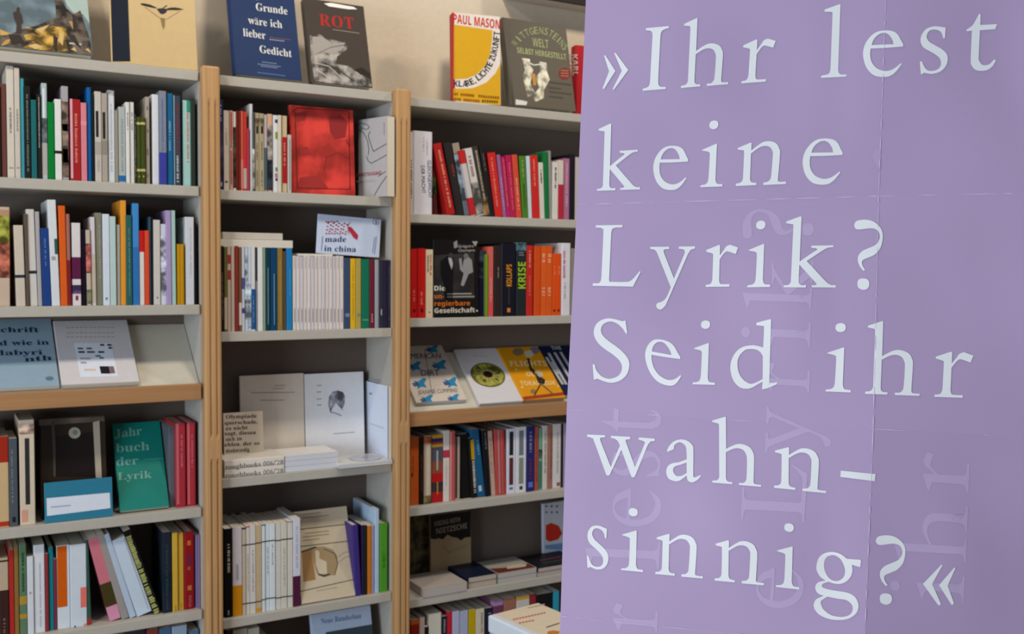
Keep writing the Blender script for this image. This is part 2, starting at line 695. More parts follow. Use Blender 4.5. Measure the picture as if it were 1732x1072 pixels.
def relief(i, j, s, t):
    """height of the paper over the hanging plane inside panel (i, j)"""
    a = HGT[i][j] * (1 - s) * (1 - t) + HGT[i + 1][j] * s * (1 - t) + HGT[i][j + 1] * (1 - s) * t + HGT[i + 1][j + 1] * s * t
    e = math.sin(math.pi * s) * math.sin(math.pi * t)
    ph = i * 2.1 + j * 1.3
    wv = 0.0030 * math.sin(5.0 * s + 3.2 * t + ph) + 0.0016 * math.sin(11.0 * s - 6.0 * t + ph * 1.7)
    # soft dent beside the upright fold
    if i == 0:
        wv -= 0.0050 * math.exp(-((s - 0.88) / 0.05) ** 2) * (0.35 + 0.65 * math.sin(math.pi * t))
    else:
        wv -= 0.0025 * math.exp(-((s - 0.30 - 0.2 * t) / 0.10) ** 2)
    # the paper springs up sharply next to the level folds
    wv += 0.0016 * (math.exp(-t / 0.06) + math.exp(-(1 - t) / 0.06)) * (1 if (j + i) % 2 else -1)
    return a + e * wv


def cell_point(i, j, s, t):
    A, Bq, C, D = GRID[i][j], GRID[i + 1][j], GRID[i + 1][j + 1], GRID[i][j + 1]
    return A * (1 - s) * (1 - t) + Bq * s * (1 - t) + C * s * t + D * (1 - s) * t


def locate(uv):
    """which panel a point of the plane lies in, and where inside it"""
    def side(a, b):
        return (b.x - a.x) * (uv.y - a.y) - (b.y - a.y) * (uv.x - a.x)
    j = 0
    for jj in (1, 2, 3):
        a, b = (GRID[0][jj], GRID[1][jj]) if uv.x < GRID[1][jj].x else (GRID[1][jj], GRID[2][jj])
        if side(a, b) > 0:
            j = jj
    i = 0 if side(GRID[1][j], GRID[1][j + 1]) > 0 else 1
    s, t = 0.5, 0.5
    for _ in range(12):
        p = cell_point(i, j, s, t)
        e = 1e-4
        ds = (cell_point(i, j, s + e, t) - p) / e
        dt = (cell_point(i, j, s, t + e) - p) / e
        det = ds.x * dt.y - ds.y * dt.x
        r = uv - p
        s += (r.x * dt.y - r.y * dt.x) / det
        t += (ds.x * r.y - ds.y * r.x) / det
    return i, j, min(max(s, 0), 1), min(max(t, 0), 1)


def height_at(uv):
    return relief(*locate(uv))


def px_uv(x, y):
    """pixel to the point of the folded sheet that it shows"""
    uv = plane_uv(x, y)
    for _ in range(3):
        uv = plane_uv(x, y, height_at(uv))
    return uv


poster = empty('poster', Matrix.Translation(PO), 'purple paper poster with large white serif lettering and fold creases', 'poster')
PT = Matrix.Translation(-PO)


def sheet_point(uv, lift):
    return PU * uv.x + PV * uv.y + PN * (height_at(uv) + lift)


purple = mat('b8a0c3', 0.40, 'paper', 1.0)
V, F = [], []
for i in range(2):
    for j in range(4):
        base = len(V)
        for b in range(NT + 1):
            for a in range(NS + 1):
                s, t = a / NS, b / NT
                uv = cell_point(i, j, s, t)
                V.append(PU * uv.x + PV * uv.y + PN * relief(i, j, s, t))
        for b in range(NT):
            for a in range(NS):
                q = base + b * (NS + 1) + a
                F.append((q, q + 1, q + NS + 2, q + NS + 1))
n = len(V)
V += [p - PN * 0.0002 for p in V]
F += [tuple(n + v for v in reversed(f)) for f in F]
link_mesh('sheet', V, F, purple, poster, smooth=True)

# grid lines along which print is cut so that it follows the paper
CUTS = []
for i in range(2):
    for j in range(4):
        for a in range(0, NS + 1):
            CUTS.append((cell_point(i, j, a / NS, 0), cell_point(i, j, a / NS, 1), i, j))
        for b in range(0, NT + 1):
            CUTS.append((cell_point(i, j, 0, b / NT), cell_point(i, j, 1, b / NT), i, j))


def paper_print(name, loops, material, lift):
    """flat print on the sheet: outline loops in plane coordinates"""
    for lp in loops:
        pass
    tri = tessellate_polygon([[Vector((p.x, p.y, 0)) for p in lp] for lp in loops])
    pts = [p for lp in loops for p in lp]
    bm = bmesh.new()
    vs_ = [bm.verts.new((p.x, p.y, 0)) for p in pts]
    for t in tri:
        try:
            bm.faces.new([vs_[q] for q in t])
        except ValueError:
            pass
    x0, x1 = min(p.x for p in pts), max(p.x for p in pts)
    y0, y1 = min(p.y for p in pts), max(p.y for p in pts)
    for a, b, i, j in CUTS:
        if max(a.x, b.x) < x0 or min(a.x, b.x) > x1 or max(a.y, b.y) < y0 or min(a.y, b.y) > y1:
            continue
        d = b - a
        bmesh.ops.bisect_plane(bm, geom=bm.verts[:] + bm.edges[:] + bm.faces[:], plane_co=(a.x, a.y, 0),
                               plane_no=(-d.y, d.x, 0), dist=1e-6)
    V = [sheet_point(Vector((v.co.x, v.co.y)), lift) for v in bm.verts]
    bm.verts.index_update()
    F = [tuple(v.index for v in f.verts) for f in bm.faces]
    bm.free()
    return link_mesh(name, V, F, material, poster, smooth=True)


def parse(s):
    out = []
    for tok in s.split():
        c = tok.endswith('c')
        x, y = tok.rstrip('c').split(',')
        out.append((Vector((float(x), float(y))), c))
    return out


def smooth_loop(s, k=5):
    P = parse(s)
    n = len(P)
    cs = [i for i, p in enumerate(P) if p[1]]
    out = []

    def seg(p0, p1, p2, p3):
        for q in range(k):
            t = q / k
            out.append(0.5 * ((2 * p1) + (p2 - p0) * t + (2 * p0 - 5 * p1 + 4 * p2 - p3) * t * t + (3 * p1 - p0 - 3 * p2 + p3) * t ** 3))
    if not cs:
        for i in range(n):
            seg(P[i - 1][0], P[i][0], P[(i + 1) % n][0], P[(i + 2) % n][0])
        return out
    st = cs[0]
    P = P[st:] + P[:st] + [P[st]]
    i = 0
    while i < n:
        e = i + 1
        while not P[e][1]:
            e += 1
        run = [p[0] for p in P[i:e + 1]]
        if len(run) == 2:
            out.append(run[0])
        else:
            for q in range(len(run) - 1):
                p0 = run[q - 1] if q else run[0] * 2 - run[1]
                p3 = run[q + 2] if q + 2 < len(run) else run[-1] * 2 - run[-2]
                if q == 0:
                    p0 = run[0] - (run[1] - run[0]) * 0.4
                if q + 2 >= len(run):
                    p3 = run[-1] + (run[-1] - run[-2]) * 0.4
                seg(p0, run[q], run[q + 1], p3)
        i = e
    return out


# glyph outlines: origin and scale of the drawing, three reference points, base line slope, loops ('+' hole follows, '|' new shape)
S1 = 7.657
GLY = {
    'I': (1010, 20, S1, (592, 1022), (892, 1000), (930, 190), -.065,
          '592,1024c 594,998 640,984 675,952 687,890c 718,310c 712,270 690,248 630,240c 632,214c 928,187c 930,208 880,226 838,255 822,310c 792,890c 797,945 825,972 890,974c 890,1000c'),
    '»': (1010, 20, S1, (70, 1000), (405, 755), (222, 536), -.065,
          '90,566c 110,566c 238,768c 92,1000c 70,996c 155,772c|222,536c 242,534c 405,755c 218,1010c 200,1004c 320,766c'),
    'h': (1140, 20, 7.656, (90, 988), (702, 938), (306, 84), -.065,
          '90,988c 94,962 150,945 178,905 182,860c 213,215c 208,190 190,186 130,180c 134,158c 292,84c 306,84c 288,508c 350,465 430,420 510,411 590,440 625,500 634,570 612,870c 615,905 640,915 706,912c 702,938c 426,962c 428,934 480,925 510,895 525,840 542,610 535,540 505,490 450,474 380,490 283,552c 266,880c 270,920 295,940 344,938c 340,966c'),
    'r': (1140, 20, 7.656, (872, 928), (1188, 904), (1080, 362), -.065,
          '872,928c 878,902 930,888 955,855 965,810c 985,490c 970,478 895,460c 895,438c 1062,360c 1080,362c 1074,498c 1130,420 1160,375 1210,350 1240,356 1318,378c 1284,466c 1185,440 1155,445 1120,480 1070,552c 1054,830c 1062,865 1085,878 1192,872c 1188,904c'),
    'l': (1380, 0, 7.656, (68, 1010), (388, 992), (318, 60), -.065,
          '68,1010c 72,982 130,970 170,950 188,900c 215,185c 210,160 180,156 110,152c 114,125c 308,56c 318,60c 288,910c 300,950 330,968 396,966c 388,992c'),
    'e': (1380, 0, 7.656, (610, 720), (1130, 590), (850, 998), -.065,
          '1112,828c 1040,925 960,985 850,998 740,970 650,870 610,720 630,590 700,480 790,415 900,396 1000,408 1060,450 1105,530 1132,575c 1128,604c 900,622 710,630c 703,700 720,800 780,880 860,915 920,920 990,900 1050,860 1098,820c+722,586c 1004,575c 990,520 950,460 900,430 840,435 780,475 740,530'),
    's': (1540, 0, 7.656, (120, 805), (455, 360), (280, 958), -.065,
          '455,360c 446,490c 432,498 418,490c 405,440 370,400 300,384 240,405 208,475 240,540 320,590 400,635 460,690 482,760 460,850 390,925 280,958 180,944c 138,966c 132,960c 120,805c 130,796 148,800c 180,870 220,910 270,920 340,905 385,860 392,800 370,750 310,700 220,650 160,610 128,535 145,450 200,380 280,348 350,344'),
    't': (1540, 0, 7.656, (720, 398), (1122, 314), (920, 920), -.065,
          '720,390c 800,330 850,250 882,186c 907,186c 903,326c 1122,314c 1095,380c 898,394c 882,740 890,790 925,838 980,846 1030,825 1082,770c 1105,786c 1060,860 1000,905 920,920 840,905 790,850 778,770 793,400c 724,406c'),
    'k': (1000, 200, 8.247, (82, 1012), (682, 992), (282, 78), -.036,
          '82,1012c 86,986 130,980 160,950 165,900c 187,220c 184,185 165,182 102,170c 106,150c 262,78c 282,78c 264,668c 400,555 462,508 460,492 440,485 398,482c 398,455c 652,440c 652,464c 590,475 520,520 345,658c 545,890 600,945 640,962 682,960c 682,992c 406,1000c 408,972 440,972 460,955 440,925 262,710c 255,920 262,955 285,975 342,974c 338,1004c'),
    'i': (1170, 190, 7.66, (112, 970), (398, 960), (328, 410), -.036,
          '112,970c 118,946 170,935 205,905 218,850c 234,560 225,520 200,508 134,496c 136,486c 315,408c 328,410c 308,870c 318,910 340,928 400,930c 398,960c|228,165 245,125 290,107 335,120 346,160 330,200 285,220 240,205'),
    'n': (1170, 190, 7.66, (572, 955), (1220, 928), (776, 396), -.036,
          '572,955c 576,925 620,915 655,885 665,830c 678,530 668,495 650,490 596,484c 598,462c 760,394c 776,396c 772,494c 870,420 930,385 1010,375 1090,400 1130,460 1144,540 1118,860 1122,890 1150,900 1224,898c 1220,928c 928,942c 932,912 980,900 1015,870 1030,810 1050,560 1045,500 1010,450 950,436 880,455 768,534c 756,860c 765,895 790,910 842,914c 836,942c'),
    'L': (995, 370, 6.7, (52, 758), (508, 768), (388, 70), 0,
          '52,758c 56,732 110,730 140,710 150,660c 172,160 165,120 145,103 84,98c 88,74c 388,70c 384,96 320,98 275,115 262,160c 238,690c 245,712 270,714 440,714 490,695 530,655 582,594c 596,598c 508,768c'),
    'y': (995, 370, 6.7, (702, 318), (1212, 312), (815, 1028), 0,
          '702,318c 918,316c 916,340 870,345 855,360 860,390c 972,675c 1085,410 1092,380 1085,350 1024,338c 1028,314c 1212,312c 1208,336 1165,350 1130,400c 900,930 870,990 840,1018 815,1028 785,1015 770,985 785,955 830,940 875,905 905,850 935,775c 790,410 765,365 745,348 704,342c'),
    '?': (1360, 360, 7.657, (648, 160), (1018, 330), (765, 997), 0,
          '648,160 680,105 780,88 880,105 965,165 1010,240 1018,330 990,450 920,535 840,575 770,605 748,640 760,690 792,738c 768,752c 720,690 696,620 705,550 760,490 850,450 930,410 975,340 975,270 940,220 880,200 800,205 720,215 670,205|690,920 705,865 765,848 825,865 845,920 825,975 765,997 705,970'),
    'S': (995, 530, 8.245, (62, 715), (520, 98), (300, 965), .042,
          '520,98c 545,270c 528,286c 475,205 400,140 320,112 240,130 190,180 180,250 215,320 300,395 400,465 490,545 555,630 575,720 545,840 470,920 380,958 300,965 220,945 125,908c 85,924c 78,915c 62,715c 75,708 92,712c 115,790 170,860 240,900 320,908 410,875 460,810 470,730 430,650 340,570 230,495 140,415 90,330 78,250 105,160 170,100 260,70 350,75 480,108c'),
    'd': (1225, 530, 7.66, (80, 730), (688, 888), (608, 78), .042,
          '490,983c 496,885c 430,920 360,960 290,975 200,955 120,870 80,730 95,600 160,490 250,430 360,412 430,420 505,440c 515,180 505,165 480,160 415,152c 418,120c 590,75c 608,78c 585,865 592,890 620,900 688,888c 678,918c 560,968c+500,555c 470,505 420,470 350,460 280,470 210,530 175,610 175,700 200,790 250,860 320,905 370,908 430,885 497,850c'),
    'w': (985, 720, 8.248, (68, 120), (1014, 178), (710, 718), .06,
          '68,120c 320,130c 316,155 270,160 250,175 255,210c 398,570c 525,275c 500,220 470,190 440,175 398,168c 402,138c 670,152c 666,182 615,190 605,210c 736,575c 865,260 870,230 850,210 785,192c 790,160c 1014,178c 1008,208 960,215 925,250 900,300c 735,705c 710,718 685,708c 545,335c 385,680c 360,692 335,685c 165,215 140,175 110,160 66,150c'),
    'a': (985, 720, 8.248, (1170, 640), (1658, 690), (1390, 188), .06,
          '1185,362c 1185,335 1220,270 1290,210 1390,188 1480,215 1535,270 1550,340 1548,670 1555,710 1580,715 1645,685c 1658,690c 1620,740 1560,780 1510,785 1470,755 1455,690c 1400,735 1350,765 1280,768 1200,730 1170,640 1195,560 1260,520 1350,505 1458,465c 1450,320 1430,270 1390,238 1350,228 1300,255 1280,285 1280,315 1245,338+1455,510c 1370,540 1300,560 1268,600 1275,650 1310,695 1360,700 1410,685 1456,655c'),
    'g': (1365, 920, 7.655, (85, 790), (698, 215), (330, 100), .09,
          '520,188c 690,200c 698,215c 688,298c 580,265c 588,330 570,410 510,480 430,512 350,508 275,485c 215,505 195,525 200,555 260,580 400,605 520,625 610,670 655,740 665,820 630,900 540,960 430,980 300,970 180,925 110,860 85,790 110,720 160,690 215,668c 140,635 108,580 112,530 150,490 240,470c 170,420 125,340 122,270 150,180 220,120 330,100 430,125+300,146 360,145 430,190 475,270 492,350 475,420 430,462 370,475 300,450 250,390 222,310 222,230 250,170+262,678c 400,705 500,720 570,770 592,830 570,895 510,930 420,938 310,915 220,850 182,780 185,730'),
    '«': (1470, 890, 7.656, (696, 742), (1120, 534), (910, 1022), .1,
          '696,742c 935,494c 952,496c 815,745c 930,1000c 910,1022c 890,1015c|904,758c 1102,530c 1120,534c 1015,765c 1098,990c 1078,1016c 1062,1010c'),
    '-': (1340, 690, 2.806, (230, 296), (395, 312), (228, 326), .1,
          '230,296c 395,312c 392,346c 228,326c'),
}


def glyph_shapes(ch):
    """list of shapes, each a list of loops, in image pixels"""
    ox, oy, sc = GLY[ch][:3]
    out = []
    for shp in GLY[ch][7].split('|'):
        out.append([[Vector((ox + p.x / sc, oy + p.y / sc)) for p in smooth_loop(lp)] for lp in shp.split('+')])
    return out


def solve_affine(src, dst):
    (x0, y0), (x1, y1), (x2, y2) = src
    det = (x1 - x0) * (y2 - y0) - (x2 - x0) * (y1 - y0)
    rows = []
    for k in (0, 1):
        d1, d2 = dst[1][k] - dst[0][k], dst[2][k] - dst[0][k]
        a = (d1 * (y2 - y0) - d2 * (y1 - y0)) / det
        b = (d2 * (x1 - x0) - d1 * (x2 - x0)) / det
        rows.append((a, b, dst[0][k] - a * x0 - b * y0))
    return rows


white_ink = mat('f6f8fc', 0.40, 'paper', 1.0)


def letter(ch, dst=None):
    ox, oy, sc, l, r, t = GLY[ch][:6]
    src = [(ox + q[0] / sc, oy + q[1] / sc) for q in (l, r, t)]
    A = solve_affine(src, dst or src)
    for loops in glyph_shapes(ch):
        L = [[px_uv(A[0][0] * p.x + A[0][1] * p.y + A[0][2], A[1][0] * p.x + A[1][1] * p.y + A[1][2]) for p in lp] for lp in loops]
        paper_print('letter', L, white_ink, 0.0006)


for ch, dst in [
    ('»', None), ('I', None), ('h', None), ('r', None), ('l', None), ('e', None), ('s', None), ('t', None),
    ('k', None), ('e', ((1105, 286), (1163.9, 271.5), (1131.6, 321.3))), ('i', None), ('n', None),
    ('e', ((1357.5, 275.4), (1425, 260.3), (1387, 312.4))),
    ('L', None), ('y', None), ('r', ((1193.5, 485.1), (1233.8, 484.6), (1218, 414.6))),
    ('i', ((1264, 485.8), (1302.6, 485.1), (1292.6, 412.9))), ('k', ((1325.5, 485.8), (1413.3, 486.2), (1355.8, 366.2))), ('?', None),
    ('S', None), ('e', ((1092, 608.7), (1150.8, 605.4), (1124.6, 650.7))), ('i', ((1171.6, 649.7), (1209.2, 650.7), (1199.2, 580.5))),
    ('d', None), ('i', ((1396.4, 661.8), (1438.8, 663.5), (1428, 587.9))), ('h', ((1463.3, 665.8), (1555, 669.2), (1493.8, 543.2))),
    ('r', ((1580.2, 670.9), (1627.9, 672.5), (1610.4, 595.3))),
    ('w', None), ('a', None), ('h', ((1205, 815.8), (1287.3, 822.9), (1227.8, 705))), ('n', ((1309.4, 824.7), (1397, 833.6), (1334.7, 756.6))), ('-', None),
    ('s', ((992.7, 940), (1026.9, 894), (1008.8, 962.5))), ('i', ((1050.8, 963.6), (1087.8, 967.2), (1077.2, 897.3))),
    ('n', ((1108.5, 970.4), (1188.7, 977.9), (1132.7, 903))), ('n', ((1209, 981.4), (1292, 989.3), (1233.2, 913.7))),
    ('i', ((1312.3, 992.1), (1351.8, 996.5), (1340.8, 924.4))), ('g', None),
    ('?', ((1481.1, 914.2), (1531.1, 935.7), (1498.1, 1022.2))), ('«', None)]:
    letter(ch, dst)

# faint print of the other side showing through: the same words running upwards
ghost_ink = mat('c2acce', 0.40, 'paper', 1.0)


def ghost(ch, xb, y0, y1, up=1.0):
    """xb: base line column, y0 start (lower) and y1 end (upper) of the glyph"""
    slope = GLY[ch][6]
    shapes = glyph_shapes(ch)
    pts = [p for sh in shapes for lp in sh for p in lp]
    def canon(p):
        return p.x + 0.035 * (p.y), p.y - slope * p.x
    cs = [canon(p) for p in pts]
    x0, x1 = min(c[0] for c in cs), max(c[0] for c in cs)
    base = {'I': 153, 'h': 0, 'y': 0}.get(ch)
    ybase = max(c[1] for c in cs)
    if ch == 'y':
        ybase = 370 + 765 / 6.7
    k = (y0 - y1) / (x1 - x0)
    for sh in shapes:
        L = []
        for lp in sh:
            q = []
            for p in lp:
                c = canon(p)
                a = (c[0] - x0) * k
                v = (ybase - c[1]) * up
                q.append(px_uv(xb - v + 0.05 * (a), y0 - a + 0.04 * v * -1))
            L.append(q)
        paper_print('show_through_letter', L, ghost_ink, 0.0002)


for g in [('t', 1118, 733, 693, 1.05), ('s', 1117, 807, 763, 1.05), ('e', 1117, 892, 828, 1.05), ('l', 1115, 962, 916, 1.03), ('r', 1112, 1068, 1022, 1.05),
          ('?', 1376, 408, 357, 1.02), ('k', 1372, 524, 440, 1.04), ('i', 1370, 588, 545, 1.05), ('r', 1369, 664, 614, 1.05),
          ('y', 1364, 768, 690, 1.05), ('L', 1362, 884, 786, 1.05), ('e', 1358, 1030, 962, 1.02), 
          ('r', 1638, 833, 766, 1.08), ('h', 1634, 951, 856, 1.06), ('i', 1630, 1017, 974, 1.12)]:
    ghost(*g)

# worn fold creases
crease = mat('e0d4e8', 0.6, 'paper', 1.0)
rnd = random.Random(3)


def crease_line(a, b, gaps, width):
    k = 0
    n = 46
    cuts = []
    on = True
    s = 0.0
    while s < 1.0:
        L = rnd.uniform(0.02, 0.12) if on else rnd.uniform(0.004, 0.03) * gaps
        if on:
            cuts.append((s, min(1.0, s + L)))
        s += L
        on = not on
    for s0, s1 in cuts:
        d = (b - a).normalized()
        nr = Vector((-d.y, d.x)) * width * rnd.uniform(0.35, 1.0) / 2
        p, q = a + (b - a) * s0, a + (b - a) * s1
        paper_print('fold_crease', [[p - nr * 0.4, (p + q) / 2 - nr, q - nr * 0.3, q + nr * 0.3, (p + q) / 2 + nr, p + nr * 0.4]], crease, 0.0010)


for j in (1, 2, 3):
    crease_line(GRID[0][j], GRID[1][j], 1.5 if j != 2 else 9, 0.0007)
    crease_line(GRID[1][j], GRID[2][j], 2.5 if j == 1 else 9, 0.0006)
for j in (0, 1, 2, 3):
    crease_line(GRID[1][j], GRID[1][j + 1], (1.2, 1.0, 1.6, 8)[j], 0.0010)
# small peeled patch beside the upright fold
paper_print('peeled_patch', [[px_uv(*p) for p in ((1478, 253), (1490, 252), (1489, 290), (1483, 282), (1475, 268))]], mat('bca6c8', 0.5, 'paper', 1.0), 0.0004)

# ------------------------------------------------------------------ rows of upright books
spine_row([
    (-12, 3, 146, 0, '241c1a', 'black matt'),
    (3.4, 12.6, 142, 0, '6b4038', 'mauve brown'),
    (13.2, 26, 112, 0, 'cfc6b8', 'tall cream', [('t', 180, 225, '8d8678'), ('p', 283, 285, '9a9284', 0.2, 0.8)]),
    (26.4, 35.8, 115, 0, 'c8bfb2', 'thin grey cream', [('t', 185, 222, '8d8678'), ('p', 283, 285, '9a9284', 0.2, 0.8)]),
    (36, 42.8, 133, 0, '3f9bab', 'turquoise'),
    (43.3, 53.4, 146, 0, '20221f', 'black grey-lettered', [('t', 160, 290, '7d8078', .35, .6)]),
    (54, 63.5, 169, 0, '1f6668', 'dark teal'),
    (63.7, 71.6, 160, 0, '272523', 'black white-lettered', [('t', 165, 250, 'b5b0a6', .4, .6)]),
    (72.2, 81.5, 141, 0, 'aebac0', 'silver patterned', [('b', 200, 242, '5a6064', 'photo'), ('b', 242, 296, 'a9a8a2'), ('p', 150, 200, 'd9e2e6', .2, .55)]),
    (82.3, 93.2, 173, 0, '017a2e', 'bright green'),
    (94.2, 105.6, 168, 0, 'dcdcd6', 'white black-banded', [('b', 255, 260, '1e2420')]),
    (106, 117.4, 146, 0, 'a59fa4', 'brown photo-spined', [('b', 172, 300, '7c6a5e', 'photo'), ('b', 210, 222, 'b59a72', 'photo'), ('b', 252, 275, 'ac9370', 'photo')]),
    (119.6, 137.8, 168, 0, '9f2325', 'thick red', [('p', 168, 302, 'd8a8b4', 0.03, 0.24), ('t', 192, 275, 'd07a6a', .45, .7)]),
    (138.2, 148.2, 174, 0, 'd57f8b', 'pale pink', [('b', 205, 212, 'dd8f98')]),
    (148.8, 156.2, 148, 0, '105a9c', 'royal blue', [], {'hard': True}),
    (156.4, 160.4, 160, 0, '181c1f', 'thin black'),
    (161.6, 173, 155, 0, 'c2bbb0', 'light grey black-titled', [('p', 188, 232, '26221f', .15, .55), ('b', 240, 262, 'a7a096'), ('t', 262, 290, 'aaa398')]),
    (173.4, 183.3, 158, 0, 'a79d92', 'taupe black-titled', [('p', 190, 235, '26221f', .15, .6), ('b', 238, 262, '8d857b')]),
    (184, 195, 153, 0, 'cfd4d8', 'pale blue-white', [('b', 153, 162, 'b8bcc0', 'photo'), ('t', 175, 290, 'a9b0b6', .4, .6)]),
    (195.4, 201.4, 187, 0, '968f80', 'thin taupe'),
    (202, 213.3, 181, 0, 'a9b0aa', 'grey-green blue-footed', [('b', 297, 307, '2566a0'), ('t', 200, 290, '949c98')]),
    (213.7, 220.6, 173, 0, 'd8d8d5', 'slim white', [('t', 190, 220, '808080')]),
    (220.9, 228, 173, 0, 'd5d5d0', 'second slim white', [('t', 190, 220, '808080')]),
    (228.3, 231.8, 193, 0, '33352b', 'thin speckled dark', [('t', 200, 300, '8c8c7c')]),
    (232.4, 239.5, 198, 0, '464f1c', 'olive cream-banded', [('b', 207, 211, 'c0b478'), ('b', 286, 290, 'c0b478'), ('t', 296, 300, 'c0b478')]),
    (239.7, 246.8, 199, 0, '414a1a', 'second olive cream-banded', [('b', 207, 211, 'c0b478'), ('b', 286, 290, 'c0b478'), ('t', 296, 300, 'c0b478')]),
    (247.3, 254.2, 164, 0, 'a59a8c', 'beige dotted', [('t', 180, 186, '6a5c50', .3, .7), ('t', 218, 224, '6a5c50', .3, .7), ('t', 252, 262, '6a5c50', .3, .7), ('t', 295, 300, '6a5c50', .3, .7)]),
    (258.5, 270, 160, 0, 'd6d8dc', 'smooth white'),
    (270.8, 282.8, 154, 0, '7f8592', 'grey-lilac blue-based', [('b', 258, 312, '3b3f98'), ('t', 165, 255, '6a74a4', .3, .6)]),
    (283.5, 294, 158, 0, '1c6592', 'ocean blue', [('t', 205, 255, '7aa6be', .3, .6)]),
    (294.3, 306.5, 162, 0, '3c4450', 'slate', [('p', 162, 315, '86a2b4', .02, .16), ('t', 175, 260, '8c3438', .45, .7), ('t', 262, 308, 'b9bcbc', .4, .7)]),
    (310, 323.8, 170, 0, 'a3ccc6', 'mint orange-lettered', [('p', 170, 190, '3c8e74', .5, 1), ('t', 190, 275, 'd0805e', .5, .75)]),
    (324, 331.5, 168, 0, '2c3630', 'dark green edge'),
], 1.685, 'top left shelf', front=0.008, seed=11)

spine_row([
    (-30, -8.4, 360, 0, 'b9aa94', 'beige patterned'),
    (-8, 17, 350, -1, 'c2ad98', 'patterned red and green', [('b', 365, 410, '8e8f3a', 'photo'), ('b', 410, 470, 'a8604c', 'photo'), ('b', 355, 365, 'b48a70')]),
    (28, 44, 381, -5, 'c9bdac', 'cream dark-belted', [('b', 465, 470, '22303c')]),
    (44.3, 51, 362, -4, '5b5046', 'thin dark brown'),
    (51.3, 64.6, 354, -7, 'cbc6be', 'pale grey dark-belted', [('b', 458, 463, '1e2c3c')]),
    (65, 72.4, 358, -6, 'a8a5a8', 'slim grey'),
    (73.4, 87.4, 386, -5, '1f3f80', 'navy blue', [('t', 400, 450, '5f7cb0', .4, .6)]),
    (88, 102.4, 338, -8, 'd3d6d9', 'tall white', [('p', 404, 430, '2c5650', .62, .98), ('t', 430, 440, '9a9ea2', .2, .8)]),
    (103.4, 115.2, 348, -5, 'd95d1c', 'orange'),
    (115.6, 121.8, 362, -4, 'a06a60', 'thin rose brown', [('b', 440, 516, '7a2028')]),
    (123, 138, 377, -2, 'd6d0d0', 'white and plum', [('b', 435, 472, '5a1d42'), ('b', 482, 497, '74588e', 'photo'), ('p', 500, 508, '8c1e3c', .35, .65)]),
    (138.4, 147.2, 388, -2, '1b0f1e', 'purple black'),
    (148, 155.6, 389, -3, 'bdb09a', 'flowered cream', [('b', 412, 462, 'b0605a', 'photo'), ('b', 490, 514, '8c8a6a', 'photo')]),
    (156, 163.4, 367, -3, 'cfc8cc', 'slim lavender white', [('b', 430, 512, 'c0b4a6')]),
    (163.8, 175, 360, -3, '807d6a', 'khaki grey', [('t', 380, 470, 'a09c8a', .5, .75)]),
    (175.3, 187, 362, -2, 'cdd6e0', 'ice white', [('p', 503, 507, '7c8088', .3, .6)]),
    (187.4, 197.8, 366, -2, 'b4cac6', 'pale mint'),
    (198.2, 204, 380, -1, 'a5a298', 'thin grey'),
    (204.5, 214, 339, -1, 'dd9430', 'tall ochre'),
    (214.5, 224.6, 364, 0, '2a5c5b', 'forest teal', [('t', 385, 500, '5c8a84', .4, .65)]),
    (225.6, 236.6, 344, 0, '3f86c4', 'sky blue', [('b', 418, 514, '2f6fae')]),
    (236.8, 245.2, 390, 0, 'd8cfc8', 'red-topped white', [('b', 388, 426, 'c01d18')]),
    (245.4, 253.2, 390, -1, 'd64a2a', 'vermilion'),
    (253.4, 256.6, 367, 0, '2f5060', 'thin petrol'),
    (256.8, 260.2, 367, 0, '1e1a20', 'thin black'),
    (260.4, 271.8, 372, -1, 'c8c2ba', 'bone white', [('p', 502, 505, '6c6c74', .4, .6)]),
    (272.2, 282.2, 379, -1, 'ccd0de', 'white lilac-patterned', [('b', 400, 500, 'b4b8cc', 'photo')]),
    (282.5, 291.2, 356, -2, 'a692bc', 'lilac'),
    (291.4, 298.6, 356, -2, 'a2c4bc', 'mint green'),
    (300, 306, 413, 0, 'c4920c', 'mustard yellow'),
    (306.2, 312.4, 413, 0, 'bd8c0b', 'second mustard yellow'),
    (314.2, 328.8, 367, -1, 'cdd1d8', 'wide white', [('t', 385, 470, 'aab0b8', .55, .65)]),
    (329.1, 334, 376, 0, '14110f', 'black'),
], 1.421, 'second left shelf', front=0.006, seed=12)

spine_row([
    (-20, -4.6, 725, 0, '8c3a2c', 'brick red'),
    (-4, 16.6, 738, 0, 'c9ac80', 'tan red-headed', [('b', 736, 782, 'a02a18'), ('b', 882, 890, 'b03220')]),
    (17, 31.4, 741, 0, '4e555c', 'slate grey', [('t', 760, 850, '767c82', .25, .5), ('p', 874, 883, '1e2024', .3, .7)]),
    (34.6, 60.6, 710, 0, 'd2c2ab', 'cream dark-panelled', [('p', 741, 853, '2d3032', .36, .66), ('b', 716, 734, 'd0ad98', 'photo'), ('p', 862, 882, 'd39a80', .1, .5)]),
], 0.962, 'fourth left shelf', front=0.012, seed=13)

spine_row([
    (298, 315.6, 716, 0, 'a8303a', 'crimson', [('p', 716, 852, 'c86470', .08, .3), ('t', 735, 790, 'c8646c', .5, .7)], {'hard': True}),
    (317, 332.2, 715, 0, 'ac323c', 'second crimson', [('p', 716, 852, 'c86470', .08, .3), ('t', 735, 790, 'c8646c', .5, .7)], {'hard': True}),
], 0.962, 'right end of the fourth left shelf', front=0.022, jit=0.001, seed=14)

